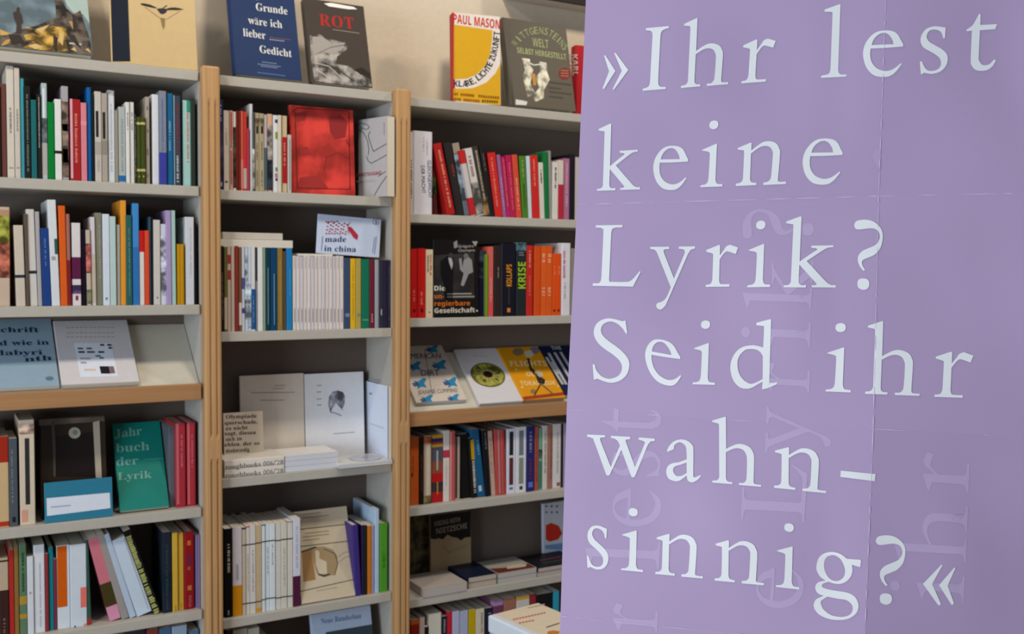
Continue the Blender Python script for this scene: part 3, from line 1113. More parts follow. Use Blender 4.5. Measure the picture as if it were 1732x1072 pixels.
spine_row([
    (-14, 0, 938, 0, 'b7a48c', 'beige'),
    (0.4, 16, 943, 0, 'b9a58c', 'tan and brown', [('b', 998, 1075, '3a221e'), ('b', 947, 950, '3a2c20'), ('t', 1045, 1070, '7a5c50')]),
    (16.6, 25.6, 930, 0, 'b02c28', 'red'),
    (26, 33.6, 925, 0, '8a6a34', 'olive brown'),
    (34.4, 47, 921, 0, '5d7c5c', 'sage green', [('t', 935, 1000, '2c4434', .35, .7), ('b', 1008, 1022, 'b08a34'), ('b', 1038, 1046, 'b08a34')]),
    (47.6, 58.6, 941, 0, 'd3d8de', 'blue-white', [('t', 1000, 1004, 'b88890', .3, .6)]),
    (59, 77.4, 921, 0, 'd6dadf', 'wide blue-white', [('t', 950, 1060, 'a9aeb6', .5, .62)]),
    (78, 83.6, 936, 0, '8f3038', 'thin dark red'),
    (84, 92, 926, 0, '138088', 'petrol'),
    (92.3, 97.4, 945, 0, '802c46', 'thin maroon'),
    (97.6, 119.6, 922, 0, 'd2dae0', 'white orange-panelled', [('p', 923, 1026, 'cc5a0c', .02, .78)]),
    (120, 147.6, 920, 0, 'ccd6de', 'thick pale blue', [('p', 994, 1028, 'e0746a', .62, .99), ('p', 1056, 1064, 'e0847c', .8, .99), ('p', 1057, 1065, '26305c', .2, .3)]),
    (148, 155.4, 914, -6, '33584c', 'dark green', [('b', 1046, 1056, 'a03430')]),
    (186.4, 206, 912, -38, 'c97480', 'pink and olive leaning', [('b', 988, 1028, '443a1a'), ('b', 1028, 1052, 'd690ac')]),
    (206.4, 219.6, 906, -43, '9a9490', 'grey leaning'),
    (220, 231.6, 905, -46, 'b3c4d8', 'light blue leaning'),
    (232, 259.6, 914, -44, 'c2d2e2', 'thick ice blue leaning', [('p', 914, 1040, 'b0a8a4', .8, .84)]),
    (260.2, 274.2, 899, -52, '14161a', 'black yellow-scripted leaning', [('t', 905, 1045, 'aeb068', .1, .8)]),
    (275.8, 291, 900, 0, '1f2733', 'midnight', [('b', 970, 1000, '10242c'), ('t', 920, 1030, '303c4c')]),
    (292.2, 302, 901, 0, 'cfa83e', 'golden yellow', [('t', 1020, 1036, 'a98420')]),
    (302.3, 311.6, 901, 0, 'c8a03a', 'second golden yellow', [('t', 1020, 1036, 'a98420')]),
    (312.4, 329.8, 899, 0, '8f141c', 'deep red gold-marked', [('p', 914, 922, 'c06a2a', .3, .65), ('p', 958, 964, '8a5a3c', .3, .6), ('p', 990, 998, 'b0703a', .3, .7), ('t', 935, 955, '5c2a5a', .3, .7), ('t', 1004, 1026, 'a05058', .4, .7)], {'hard': True}),
    (331, 336.4, 905, 0, '7f7cb0', 'violet blue'),
    (336.6, 341, 905, 0, '96708e', 'dusty mauve'),
], 0.727, 'lowest left shelf', front=0.016, seed=15)

spine_row([
    (369.6, 378.4, 168, 0, '1e2448', 'navy', [('t', 176, 205, '8088a8'), ('b', 222, 300, '33344a', 'photo'), ('p', 308, 315, 'a0a4b4', .4, .7)]),
    (378.9, 388.4, 187, 0, 'd0c4b4', 'cream', [('t', 215, 245, 'a89e90'), ('t', 305, 309, '4a4440', .2, .8)]),
    (388.8, 394.9, 187, 0, 'cba394', 'rose white', [('p', 190, 250, 'b4483a', .3, .7), ('b', 238, 248, 'b4b8b0'), ('p', 255, 312, 'b4564c', .3, .7)]),
    (395.1, 400.2, 189, 0, 'd2c8c0', 'brown photo-spined', [('b', 215, 318, '52382e', 'photo')]),
    (400.4, 403.6, 188, 0, '74261c', 'thin russet'),
    (403.8, 407.2, 188, 0, '7c2a1e', 'second thin russet'),
    (407.5, 412.4, 188, 0, 'd05a48', 'coral', [('b', 270, 318, 'cf7868')]),
    (412.6, 418.2, 189, 0, 'c03a34', 'red and white', [('b', 262, 285, 'c8303a'), ('b', 285, 319, 'b8aca4')]),
    (418.5, 422.4, 218, 0, 'b03a48', 'low crimson'),
    (423, 428.2, 176, 0, 'cfd0d2', 'tall grey-white', [], {'depth': 0.152}),
    (428.4, 431.4, 190, 0, '4c5058', 'thin charcoal', [('b', 252, 320, 'a8a8a4', 'photo')]),
    (431.6, 439.2, 191, 0, 'a89a7c', 'khaki motif', [('b', 200, 214, '7a6c50', 'photo'), ('p', 214, 226, '2a2824', .3, .8), ('t', 238, 270, '78694e'), ('t', 288, 315, '78694e')]),
    (439.5, 447.4, 192, 0, 'a6987a', 'second khaki motif', [('b', 200, 214, '7a6c50', 'photo'), ('p', 214, 226, '2a2824', .3, .8), ('t', 238, 270, '78694e'), ('t', 288, 315, '78694e')]),
    (447.6, 452.6, 194, 0, 'b4aca6', 'slate-footed grey', [('b', 250, 322, '485a64'), ('b', 216, 225, 'c49a98')]),
    (453, 461.4, 193, 0, 'cfa282', 'black and white photo', [('b', 212, 270, '8e867e', 'photo'), ('b', 270, 322, '3a4048', 'photo')]),
    (461.8, 470.4, 195, 0, 'd8d8d8', 'white green-marked', [('p', 223, 235, '848e30', .5, .95), ('p', 202, 208, '303860', .45, .95), ('p', 283, 290, '3a8a50', .5, .9), ('p', 293, 300, 'b07880', .4, .9), ('p', 301, 306, '2e2c58', .5, .9)]),
    (470.7, 476.8, 195, 0, 'cfc6b2', 'plain cream'),
    (477.1, 486.2, 196, 0, 'c8b08c', 'tan red-panelled', [('p', 232, 310, 'ac1c1e', .1, .95), ('t', 240, 280, 'cc8478')]),
    (487, 493.6, 228, 0, 'bdbab2', 'low white black-lined', [('p', 236, 322, '4a4642', .45, .58)]),
], 1.680, 'top middle shelf', front=0.008, seed=16)

spine_row([
    (373.6, 379.6, 416, 0, '17120f', 'black', [('t', 460, 540, '6c645c', .4, .7)]),
    (380, 385, 416, 0, '6c6a38', 'olive-headed cream', [('b', 503, 557, 'c9b8a2')]),
    (385.3, 391.3, 416, 0, 'cdb9a6', 'cream red-blotted', [('p', 431, 446, 'b03030', .1, .95), ('p', 457, 473, 'b03030', .1, .95)]),
    (391.6, 397.6, 416, 0, 'cdbbaa', 'plain cream'),
    (398, 404.4, 416, 0, '88302a', 'red-brown'),
    (404.7, 409.6, 416, 0, '7a5c3c', 'brown and white', [('b', 512, 550, 'd2c6b6')]),
    (410, 414.7, 416, 0, 'c5c8d4', 'white purple-marked', [('b', 470, 489, '56508a'), ('b', 521, 530, '4a4284')]),
    (415, 420.6, 416, 0, 'c2cbd8', 'pale blue lined', [('b', 430, 540, 'aebccc', 'photo')]),
    (420.9, 425.8, 416, 0, 'c8ced8', 'second pale blue lined', [('b', 480, 555, 'b2bece', 'photo')]),
    (426, 432.4, 417, 0, 'd2d2d2', 'white blue-footed', [('b', 489, 557, '1f5690'), ('t', 500, 545, '6c94b8')]),
    (432.7, 436.2, 417, 0, '8d8d8d', 'thin grey', [('b', 417, 475, '3c3a3a')]),
    (436.5, 445.3, 417, 0, 'd8d9d6', 'clean white'),
    (445.6, 449.7, 418, 0, '8ea082', 'thin sage'),
    (450, 458.4, 419, 0, '0a3848', 'dark petrol', [('p', 453, 549, '8fa9ae', .42, .52)]),
    (458.8, 469.6, 419, 0, '0d3f66', 'dark blue', [('p', 463, 549, '8fa9bc', .45, .54)]),
    (470.2, 478.8, 420, 0, '8c7030', 'gold brown', [('p', 440, 549, 'b89c58', .45, .55)]),
    (479.1, 485, 425, 0, '544840', 'umber'),
    (485.3, 495, 420, 0, '1c7cb4', 'bright blue', [('t', 455, 500, '6cb0d4', .5, .62)]),
], 1.358, 'second middle shelf', front=0.008, jit=0.003, seed=17)
rows = []
for q in range(14):
    xa = 495.6 + q * 6.15
    rows.append((xa, xa + 5.9, 432.5 + (q % 3) * 0.6, 0, ('d8ccc6', 'd9d2ce', 'd0c8cc')[q % 3], 'uniform white', [('p', 435, 455, ('a89c98', 'b0a8ac')[q % 2], .4, .55), ('p', 522, 545, '8a7c78', .4, .6)],
                 {'label': ('%s from left of the fourteen slim uniform white paperbacks, second middle shelf' % (ORD + ['eleventh', 'twelfth', 'thirteenth', 'fourteenth'])[q]).capitalize(),
                  'group': 'uniform white paperbacks on the second middle shelf', 'depth': 0.12}))
spine_row(rows, 1.358, 'second middle shelf', front=0.009, jit=0.001, seed=18)
spine_row([
    (582, 592.6, 436, 0, '3c4a68', 'slate blue', [('p', 530, 536, '7088a0', .2, .9)], {'near': 'right of the white series'}),
    (593, 601.8, 437, 0, 'dcae1c', 'bright yellow', [('t', 450, 540, 'c8981c')]),
    (602.2, 611, 437, 0, 'b09c50', 'khaki yellow', [('p', 530, 535, '7c8c78', .2, .8)]),
    (612, 624.8, 438, 0, '127052', 'emerald green', [('p', 540, 542, '60a088', .1, .9)]),
    (625.4, 633.6, 438, 0, '6c2030', 'maroon', [('t', 530, 545, 'c08c94')]),
    (634.2, 641, 439, 0, '9fa2a8', 'silver grey'),
    (641.4, 649, 440, 0, '30303f', 'charcoal blue', [('p', 523, 533, 'c8c8c8', .4, .6)]),
    (649.3, 656.6, 440, 0, '26223a', 'ink black'),
    (656.9, 664.6, 440, 0, '2b2438', 'aubergine', [('t', 450, 520, '5c5468'), ('t', 535, 540, '8c3c40', .2, .8)]),
], 1.358, 'second middle shelf', front=0.008, jit=0.001, seed=19)

spine_row([
    (380.4, 393.2, 894, 0, '0b0908', 'black', [('t', 920, 968, 'b8b0a0', .4, .75), ('p', 1032, 1040, '8a8880', .4, .6)]),
    (394, 410.2, 892, 0, 'd2ccd0', 'white orange-footed', [('b', 990, 1046, 'd08a10'), ('t', 950, 980, 'a8a4a8')]),
    (410.8, 416.8, 892, 0, 'c8b8a0', 'thin cream dark-lined', [('b', 892, 895, '383c58'), ('b', 921, 923, '2c3432'), ('b', 1020, 1022, '3c4442')]),
    (417, 423.4, 890, 0, 'd6d0c6', 'red-tipped white', [('b', 889, 892, 'c05048'), ('b', 920, 922, '2c3432'), ('b', 1019, 1021, '3c4442'), ('t', 935, 1000, 'b0a8a0')]),
    (423.6, 433.4, 889, 0, 'd4cec8', 'wide white dark-lined', [('b', 919, 921, '2c3432'), ('b', 1018, 1020, '3c4442'), ('t', 930, 1000, 'b0a8a0')]),
    (433.8, 443.6, 888, 0, 'c0aa88', 'tan dark-lined', [('b', 917, 919, '2c3432'), ('b', 1016, 1018, '3c4442'), ('b', 1028, 1034, 'c49030')]),
    (444, 449.6, 887, 0, 'cfd8dc', 'thin ice white', [('b', 886, 889, '305060'), ('b', 915, 917, '2c3432'), ('b', 1013, 1015, '3c4442')]),
    (449.8, 456.8, 886, 0, 'd2dce0', 'ice white', [('b', 914, 916, '2c3432'), ('b', 1011, 1013, '3c4442'), ('t', 925, 970, '96a4a8')]),
    (457, 466.4, 886, 0, 'd4dee2', 'wide ice white', [('b', 913, 915, '2c3432'), ('b', 1010, 1012, '3c4442'), ('t', 920, 955, '6c7c84', .4, .55)]),
    (466.8, 476, 885, 0, 'cfccc2', 'pale grey dark-lined', [('b', 913, 915, '2c3432'), ('b', 1010, 1012, '3c4442')]),
    (476.2, 486.4, 884, 0, 'd0cabc', 'wide cream dark-lined', [('b', 911, 913, '2c3432'), ('b', 1008, 1010, '3c4442'), ('t', 925, 990, 'a49c90', .45, .6)]),
    (486.8, 496, 882, 0, 'd2ccc2', 'plum-tipped cream', [('b', 881, 883, '6a3048'), ('b', 910, 912, '2c3432'), ('b', 1007, 1009, '3c4442')]),
    (496.6, 508.8, 877, 0, 'cfd0dc', 'white maroon-footed', [('b', 974, 1026, '4e1c3c'), ('t', 890, 960, 'b0b4c4')]),
], 0.695, 'fourth middle shelf', front=0.010, jit=0.002, seed=20)
spine_row([
    (601, 612.4, 888, -6, '40307a', 'purple leaning', [], {'near': 'beside the portrait book', 'hard': True}),
    (612.6, 616.8, 888, -1, '281c44', 'dark violet'),
    (617, 621.2, 888, -1, '1c2420', 'thin dark'),
    (621.6, 629, 889, 0, 'c47420', 'orange'),
    (629.3, 634, 889, 0, '9894b4', 'thin lilac'),
    (634.4, 641.4, 861, 0, 'b4cce4', 'tall light blue', [], {'depth': 0.15}),
    (642, 656.4, 885, 0, '4f9a2e', 'grass green', [('t', 930, 960, '3c7424')], {'hard': True}),
], 0.695, 'fourth middle shelf', front=0.012, jit=0.001, seed=21)
spine_row([(657.0, 661.4, 868, 0, '4c2428', 'dark red', [], {'front': 0.06, 'depth': 0.09, 'near': 'behind the green one'})], 0.695, 'fourth middle shelf', seed=22)

spine_row([
    (692.6, 699, 223, 0, 'c0b8b4', 'thin grey-white', [('t', 270, 335, '605c5c')]),
    (699.4, 731.6, 222, 0, 'd6d3d8', 'thick white blue-titled',
     [('w', 'GLEICHGEWICHT', (722.6, 271), (724.4, 335), (6.5, 0), '2c3558'), ('w', 'DER MACHT', (711.6, 280), (713.6, 327), (6.5, 0), '2c3558'),
      ('t', 232, 262, 'b08c94', .68, .74), ('t', 232, 256, 'b08c94', .5, .56)], {'hard': True}),
    (734, 741, 290, -4, '5c2420', 'low rusty green', [('b', 300, 330, '3c4a24', 'photo')], {'front': 0.03}),
    (757.4, 771, 244, -24, 'a8201c', 'red leaning', [('t', 256, 352, 'd88870', .4, .7)]),
    (772, 786, 243, -23, '2c2724', 'matt black leaning', [('t', 280, 300, '8c3028', .5, .8)], {'front': 0.02}),
    (786.4, 797.6, 243, -21, '6a7480', 'blue-grey photo leaning', [('b', 243, 260, '9a8a78'), ('b', 262, 340, '7a8894', 'photo')], {'front': 0.02}),
    (798, 806.4, 255, -21, 'c8c0bc', 'white red-topped leaning', [('b', 253, 278, 'c02424'), ('b', 335, 364, 'b8242c')]),
    (806.8, 819.6, 252, -21, 'd0cac4', 'ivory leaning', [('t', 265, 300, '9c7c74', .3, .7), ('b', 310, 364, '8a8680', 'photo')]),
    (820, 829.6, 248, -21, '3a342c', 'brown gilt-lettered leaning', [('t', 255, 340, 'b0a084', .35, .7), ('b', 335, 364, '9a7850', 'photo')]),
    (830, 837.6, 247, -19, '1f1b1b', 'plain black leaning', [('t', 260, 290, '6c6664')]),
    (838, 851, 259, -13, 'c82824', 'bright red leaning', [('t', 268, 350, 'e07a68', .3, .55)]),
    (851.4, 857.4, 262, -11, '9a5c8c', 'mauve leaning', [('t', 300, 355, 'c89ab8')]),
    (857.8, 864.2, 266, -10, 'b82060', 'magenta leaning', [('t', 270, 350, 'd86c48')]),
    (864.6, 873.8, 263, -9, 'b41c4c', 'crimson leaning', [('t', 275, 355, 'd85c68')]),
    (874.2, 883, 262, -8, 'd04c34', 'orange-red leaning', [('t', 300, 355, 'e8a07c')]),
    (884.6, 893.8, 264, -6, '4c7c24', 'leaf green', [('t', 270, 300, '8cac5c'), ('t', 310, 350, '3c5c20')]),
    (894.2, 900.4, 264, -4, 'c2d2d8', 'thin ice', []),
    (900.8, 913.4, 263, -4, 'c82824', 'scarlet', [('t', 270, 315, 'e08070', .35, .6)]),
    (913.8, 921.8, 275, -3, 'd0cabc', 'cream low', [('t', 285, 310, '302c2c', .35, .65)]),
    (922.2, 928.8, 257, -3, '147038', 'deep green'),
    (929.2, 934, 255, -2, '8c9488', 'thin grey'),
    (934.6, 944, 274, 0, 'd4cec4', 'ivory', [('t', 282, 318, '302c2c', .35, .65)]),
    (944.4, 952.8, 271, 0, 'cfc4b8', 'cream red-based', [('b', 312, 371, 'b02838')]),
    (953.2, 962.8, 268, 0, 'a86a88', 'pink lilac', [('t', 275, 350, 'c8a0b4')]),
    (963.2, 972, 261, 0, '1c1820', 'black violet'),
    (972.6, 983, 266, 0, 'b8b0a8', 'grey poster-side'),
], 1.642, 'top right shelf', front=0.008, jit=0.004, seed=23)

spine_row([
    (695, 706, 421, 0, 'c0140e', 'signal red', [('t', 490, 510, 'd87468'), ('p', 523, 528, '4c1010', .35, .7)]),
    (706.4, 719.8, 420, 0, 'c4160f', 'wide signal red', [('t', 490, 515, 'd87468'), ('p', 522, 528, '4c1010', .4, .7)]),
    (720.4, 732.6, 422, 0, 'd3bf9e', 'cream red-lettered', [('t', 430, 465, 'b8604c', .55, .8), ('t', 432, 460, '7c7468', .15, .4), ('p', 527, 529, '603c30', .4, .6)]),
], 1.381, 'second right shelf', front=0.008, jit=0.002, seed=24)
spine_row([
    (821.6, 825.6, 430, 0, '6c8c24', 'thin green', [], {'near': 'right of the black photo cover'}),
    (826, 834.4, 417, 0, 'cc6054', 'salmon pink', [('t', 470, 510, 'e0a8a0', .4, .6), ('b', 505, 533, 'd0504c')]),
    (836, 847.4, 415, 0, '2e2220', 'dark brown', [('t', 450, 470, '98908c', .5, .65)]),
    (847.8, 872.4, 412, 0, '15131f', 'black orange-titled', [('w', 'KOLLAPS', (865.5, 484), (865.5, 447), (-9, 0), 'd88c20', 'black'), ('p', 521, 528, 'd07c30', .40, .62), ('p', 484, 515, '4c4a54', .5, .54)], {'hard': True}),
    (873.4, 889.6, 410, 0, '23282a', 'black lime-titled', [('b', 409, 424, '50707c', 'photo'), ('w', 'KRISE', (889, 488), (889, 443), (-12.5, 0), '98bc24', 'black'), ('t', 426, 432, '8c9494', .2, .8)]),
    (890.2, 900.8, 415, 0, 'c0281c', 'red white-lettered', [('t', 422, 452, 'e0a090', .4, .6), ('t', 465, 500, 'd87460', .4, .6)]),
    (903.4, 914, 416, 0, 'd04c14', 'deep orange', []),
    (914.4, 924, 416, 0, 'dc5c1c', 'orange blurb-lettered', [('t', 428, 444, 'f0a078', .2, .8), ('t', 485, 500, 'f0a078', .2, .8)]),
    (924.3, 933.8, 416, 0, 'd85818', 'second orange blurb-lettered', [('t', 428, 444, 'f0a078', .2, .8), ('t', 485, 500, 'f0a078', .2, .8)]),
    (934.4, 941.2, 429, 0, 'dc5010', 'low orange dotted', [('t', 450, 465, 'f08c54'), ('p', 523, 527, '582410', .2, .7)]),
    (941.4, 948.6, 429, 0, 'da4c0e', 'second low orange dotted', [('t', 450, 465, 'f08c54'), ('p', 523, 527, '582410', .2, .7)]),
    (949.4, 964.8, 411, 0, 'd8d4da', 'white pink-lettered', [('t', 424, 470, 'b87890', .15, .42), ('t', 478, 505, '8c8890', .3, .45)], {'hard': True}),
    (965.4, 976, 420, 0, '8c8478', 'grey'),
], 1.381, 'second right shelf', front=0.008, jit=0.002, seed=25)

spine_row([
    (694, 708.8, 739, 0, 'c4591a', 'orange', [('t', 770, 800, 'a04412', .2, .4), ('p', 800, 806, '3c2010', .12, .3)]),
    (709.2, 716.6, 740, 0, '1c130f', 'black', [('t', 770, 830, '5c3c2c')]),
    (717, 729.6, 737, 0, 'c0a48c', 'cream brown-marked', [('b', 738, 750, 'b06038', 'photo'), ('p', 752, 838, 'd4c8b4', .25, .8), ('b', 838, 852, '7c6c48', 'photo')]),
    (730.4, 749.4, 735, 0, '50505c', 'thick colour-striped', [('b', 735, 741, 'c09428'), ('b', 741, 747, '282858'), ('b', 747, 751, 'a03430'), ('b', 751, 756, 'c0a030'), ('b', 780, 800, '8c4c38'), ('b', 800, 815, 'b41c18'), ('b', 815, 832, '3a3038'), ('b', 832, 853, 'b01c20'), ('p', 762, 795, 'b0aca4', .4, .55), ('p', 815, 836, 'c08c20', .45, .55)]),
    (749.8, 760.4, 728, 0, 'd8cfc6', 'white pink-belted', [('b', 761, 774, 'b8344c'), ('t', 780, 820, 'b4aca0', .4, .55)]),
    (760.7, 769.6, 729, 0, 'c05454', 'rose red', [('p', 730, 846, 'd49a92', .02, .3)]),
    (770, 778, 739, 0, 'a8988a', 'taupe speckled', [('p', 739, 842, '3a2a26', .02, .4)]),
    (780, 797.6, 735, -6, '121010', 'thick black', [], {'front': 0.03}),  # dark block added to stand in for the black gap between neighbours
    (798.4, 808, 741, -6, '17140f', 'black yellow-headed leaning', [('p', 744, 778, 'b0901c', .3, .9), ('t', 780, 834, 'c0bcb0', .4, .85)]),
    (808.4, 821.6, 727, -12, '1a567e', 'blue leaning', [('t', 745, 770, '6c98b4', .6, .8), ('p', 822, 832, 'a8c4d8', .2, .6)]),
    (822, 830.4, 728, -7, '12141c', 'blue-black leaning', [('t', 730, 760, '6c6c6c', .5, .8)]),
    (831, 838.8, 729, -6, 'bea290', 'pinkish beige leaning', [('t', 740, 800, 'a08474', .3, .7)]),
    (839.2, 847, 727, -3, 'b84844', 'red grey-striped', [('p', 727, 835, 'a88c88', .65, .98)]),
    (847.3, 856, 727, -3, 'b83c3c', 'rose-striped red', [('p', 727, 835, 'b06c68', .3, .5)]),
    (856.8, 872, 725, 0, 'd4d4de', 'white black-barred', [('p', 730, 770, '20242e', .28, .72), ('p', 774, 820, '5c2c34', .28, .72), ('p', 824, 828, '5c74a8', .3, .7)]),
    (872.6, 889.8, 722, 0, 'd6d8de', 'white grey-barred', [('p', 728, 770, '707a80', .28, .72), ('p', 774, 818, '848c80', .28, .72), ('p', 822, 828, '3c3c3c', .35, .65)]),
    (891, 903.4, 721, 0, '25286c', 'indigo', [('t', 730, 765, '7c7c8c', .3, .7), ('t', 775, 810, '60344c', .3, .7), ('p', 815, 824, '5c74c0', .2, .8)]),
    (903.8, 911, 722, 0, 'a85448', 'terracotta', [('t', 735, 815, '8c3c34')]),
    (911.3, 917, 724, 0, '6ca484', 'pale green', [('b', 760, 775, '38544c', 'photo'), ('b', 780, 826, '3c7c64')]),
    (917.4, 925.6, 720, 0, 'ccc8c0', 'white brown-lettered', [('t', 728, 800, '8c8474', .4, .7)]),
    (926, 934, 719, 0, 'a06c5c', 'brown pink', [('t', 730, 810, '84503c', .6, .9)]),
    (934.6, 948.4, 717, 0, 'd2cecc', 'broad white', [('t', 730, 800, 'b0a4a0', .5, .7), ('p', 816, 822, '8c5c4c', .5, .9)]),
    (948.8, 952.6, 717, 0, '241c1c', 'thin jet'),
    (953, 962, 716, 0, '9c90a8', 'grey lilac'),
], 0.902, 'fourth right shelf', front=0.020, jit=0.004, seed=26)

spine_row([
    (695, 708.8, 1048, 0, '8c1c0e', 'orange-tipped red', [('b', 1046, 1056, 'b05420')]),
    (709.4, 718.4, 1044, 0, 'c0a8a0', 'rose grey'),
    (718.8, 725, 1060, 0, '17191a', 'low black'),
    (725.4, 746.4, 1037, 0, 'd0cdbe', 'thick off-white'),
    (747.4, 756, 1042, 0, '23222e', 'black violet-lettered', [('t', 1046, 1070, '8c8ca0', .3, .7)]),
    (756.4, 765, 1035, 0, 'bc2434', 'cherry red'),
    (765.4, 777, 1034, 0, 'b0b4d0', 'lavender'),
    (777.4, 791.6, 1033, 0, 'a9aecb', 'second lavender'),
    (792.4, 804, 1031, 0, 'c0a40c', 'acid yellow'),
    (804.4, 819, 1030, 0, 'cfc6b0', 'sand', [('t', 1035, 1070, '8c8474', .6, .8)]),
    (820, 833, 1028, 0, '202038', 'dark indigo', [('t', 1035, 1050, '8c8c9c', .4, .8)]),
    (834, 851, 1016, 0, '6c3c58', 'plum and lilac', [('b', 1012, 1024, 'a880b4')]),
    (852, 872, 1012, 0, '9c6858', 'brown rose'),
    (873, 895, 1008, 0, 'c8c4bc', 'pale grey', [('b', 1006, 1014, 'c89c3c')]),
    (896, 906, 1005, 0, '8c2c34', 'wine red'),
    (907, 934, 1004, 0, '17171a', 'wide black'),
    (935, 945, 1000, 0, '2c94b0', 'cyan'),
], 0.42, 'bottom right shelf', front=0.012, jit=0.002, seed=27)

# ------------------------------------------------------------------ books shown cover first on the top boards
ZT = [b['top'] for b in BAYS]
G1 = 'books displayed on top of the bookcases'
b = face_book((-70, 74), (157, 95), (-78, -150), 0.010, ZT[0], 0.022, '6f8088',
              'large landscape painting book, cover with small standing figure, top of left bookcase', group=G1, rough=0.2, kind='blotch')
b.poly([(100, -20), (114, 10), (125, 22), (140, 24), (152, 40), (152, -20)], 'a6b9b2', name='painted_sky', gain=None)
b.poly([(-40, 40), (0, 54), (20, 57), (35, 50), (60, 44), (75, 38), (95, 30), (94, 10), (90, -10), (100, -10), (112, 14), (124, 24), (136, 18), (142, 38), (150, 60), (157, 94), (60, 90), (-40, 78)], '544b42', name='painted_rocks', level=2, kind='photo')
b.poly([(0, 50), (10, 54), (20, 58), (8, 60), (0, 60)], 'c09c58', name='painted_grass', level=3)
b.poly([(38, 47), (48, 46), (62, 52), (70, 50), (80, 46), (90, 44), (98, 46), (104, 46), (112, 50), (114, 58), (110, 64), (113, 74), (115, 86), (98, 88), (94, 78), (92, 68), (90, 80), (93, 90), (60, 86), (38, 82), (48, 74), (60, 68), (44, 68), (40, 60), (56, 56), (68, 62), (56, 50)], 'a8853e', name='painted_grass', level=3, kind='photo')
b.poly([(10, 68), (19, 66), (14, 74), (4, 80), (2, 76)], 'b8904c', name='painted_grass', level=3)
b.poly([(116, 36), (122, 36), (126, 46), (123, 50), (119, 42)], 'a88860', name='painted_grass', level=3)
b.poly([(28, 14), (31, 12), (34, 16), (33, 20), (37, 26), (39, 39), (36, 41), (37, 57), (27, 57), (28, 42), (24, 32), (22, 22), (28, 19)], '3f3632', name='painted_figure', level=4)
for pts in ([(60, 50), (84, 42), (70, 56)], [(100, 52), (108, 60), (106, 78), (100, 70)], [(46, 78), (60, 74), (74, 80), (60, 84)], [(120, 84), (126, 80), (130, 88)], [(144, 84), (149, 82), (154, 90)]):
    b.poly(pts, 'c8ac70', name='painted_grass', level=4)
for pts in ([(90, 60), (98, 64), (96, 84), (91, 84)], [(122, 24), (128, 28), (130, 52), (124, 56)], [(112, 56), (126, 60), (138, 84), (122, 70)], [(14, 58), (34, 60), (42, 72), (20, 76)]):
    b.poly(pts, '352e2a', name='painted_rocks', level=4)
b.poly([(117, 72), (138, 74), (138, 77), (117, 75)], 'b0a898', name='print', level=4)

b = face_book((188.5, 100), (334.4, 112), (181, -90), 0.006, ZT[0], 0.006, 'c9ae7c',
              'cream linen book with dark blue spine strip and flying bird drawing on cover', group=G1, hard=False)
b.rect(188, -95, 222, 130, '141d2a', name='spine_strip', clamp=True) if False else b.poly([(184.5, -90), (213.4, -90), (220.4, 104), (190.4, 104)], '131c2a', name='spine_strip', rough=0.6)
b.poly([(237, 6), (244, 5.8), (254, 8), (266, 13.5), (262, 14), (250, 11.5), (240, 9)], '241f28', name='bird_wing', level=2)
b.poly([(281, 15), (288, 13), (296, 12.6), (304, 14), (311, 16.4), (300, 17.4), (290, 17), (282, 17.4)], '2a241c', name='bird_wing', level=2)
b.poly([(265, 15), (270, 14.4), (276, 14), (283, 16), (281, 21), (276, 24), (271, 23)], '2a2435', name='bird_body', level=3)
b.line([(276, 13.6), (282, 9.6)], 1.6, '3a3024', name='bird_beak')
b.line([(245, 12), (271, 31)], 0.8, '9a7c50')
b.line([(304, 19), (281, 33)], 0.8, '9a7c50')
b.poly([(271, 30), (279, 31), (278.6, 45), (276.5, 50), (274, 44)], '8a7448', name='bird_tail', level=2)

b = face_book((397, 122), (510.6, 134), (380, -80), 0.004, ZT[1], 0.024, '162f5a',
              'dark blue hardback with white poem title Im Grunde wäre ich lieber Gedicht', group=G1, rough=0.55)
b.text('Im', (414, -3), (436, 0), (0.2, -14), 'd6d6d2', style='serif')
b.text('Grunde', (433, 17.5), (486.5, 25), (-1, -13), 'd6d6d2', style='serif')
b.text('wäre ich', (420, 40), (477.5, 48), (-1, -13), 'd6d6d2', style='serif')
b.text('lieber', (411.5, 61), (449.5, 66.5), (-1, -13.5), 'd6d6d2', style='serif')
b.text('Gedicht', (439.5, 89), (493.6, 97), (-1, -13), 'd6d6d2', style='serif')
for y0, x0, x1, c in ((62.5, 456, 493, '7c4a58'), (66, 456, 482, 'a8aab8'), (104, 443, 471, '7c8aa8'), (107.5, 436, 479, '7c8aa8'), (111, 441, 472, '7c8aa8'), (122, 436, 484, '5c78a8')):
    s = 0.12
    for q in range(int((x1 - x0) / 3.6)):
        xa = x0 + q * 3.6
        b.poly([(xa, y0 + (xa - x0) * s), (xa + 2.9, y0 + (xa + 2.9 - x0) * s), (xa + 2.9, y0 + 1.3 + (xa + 2.9 - x0) * s), (xa, y0 + 1.3 + (xa - x0) * s)], c, name='small_print')

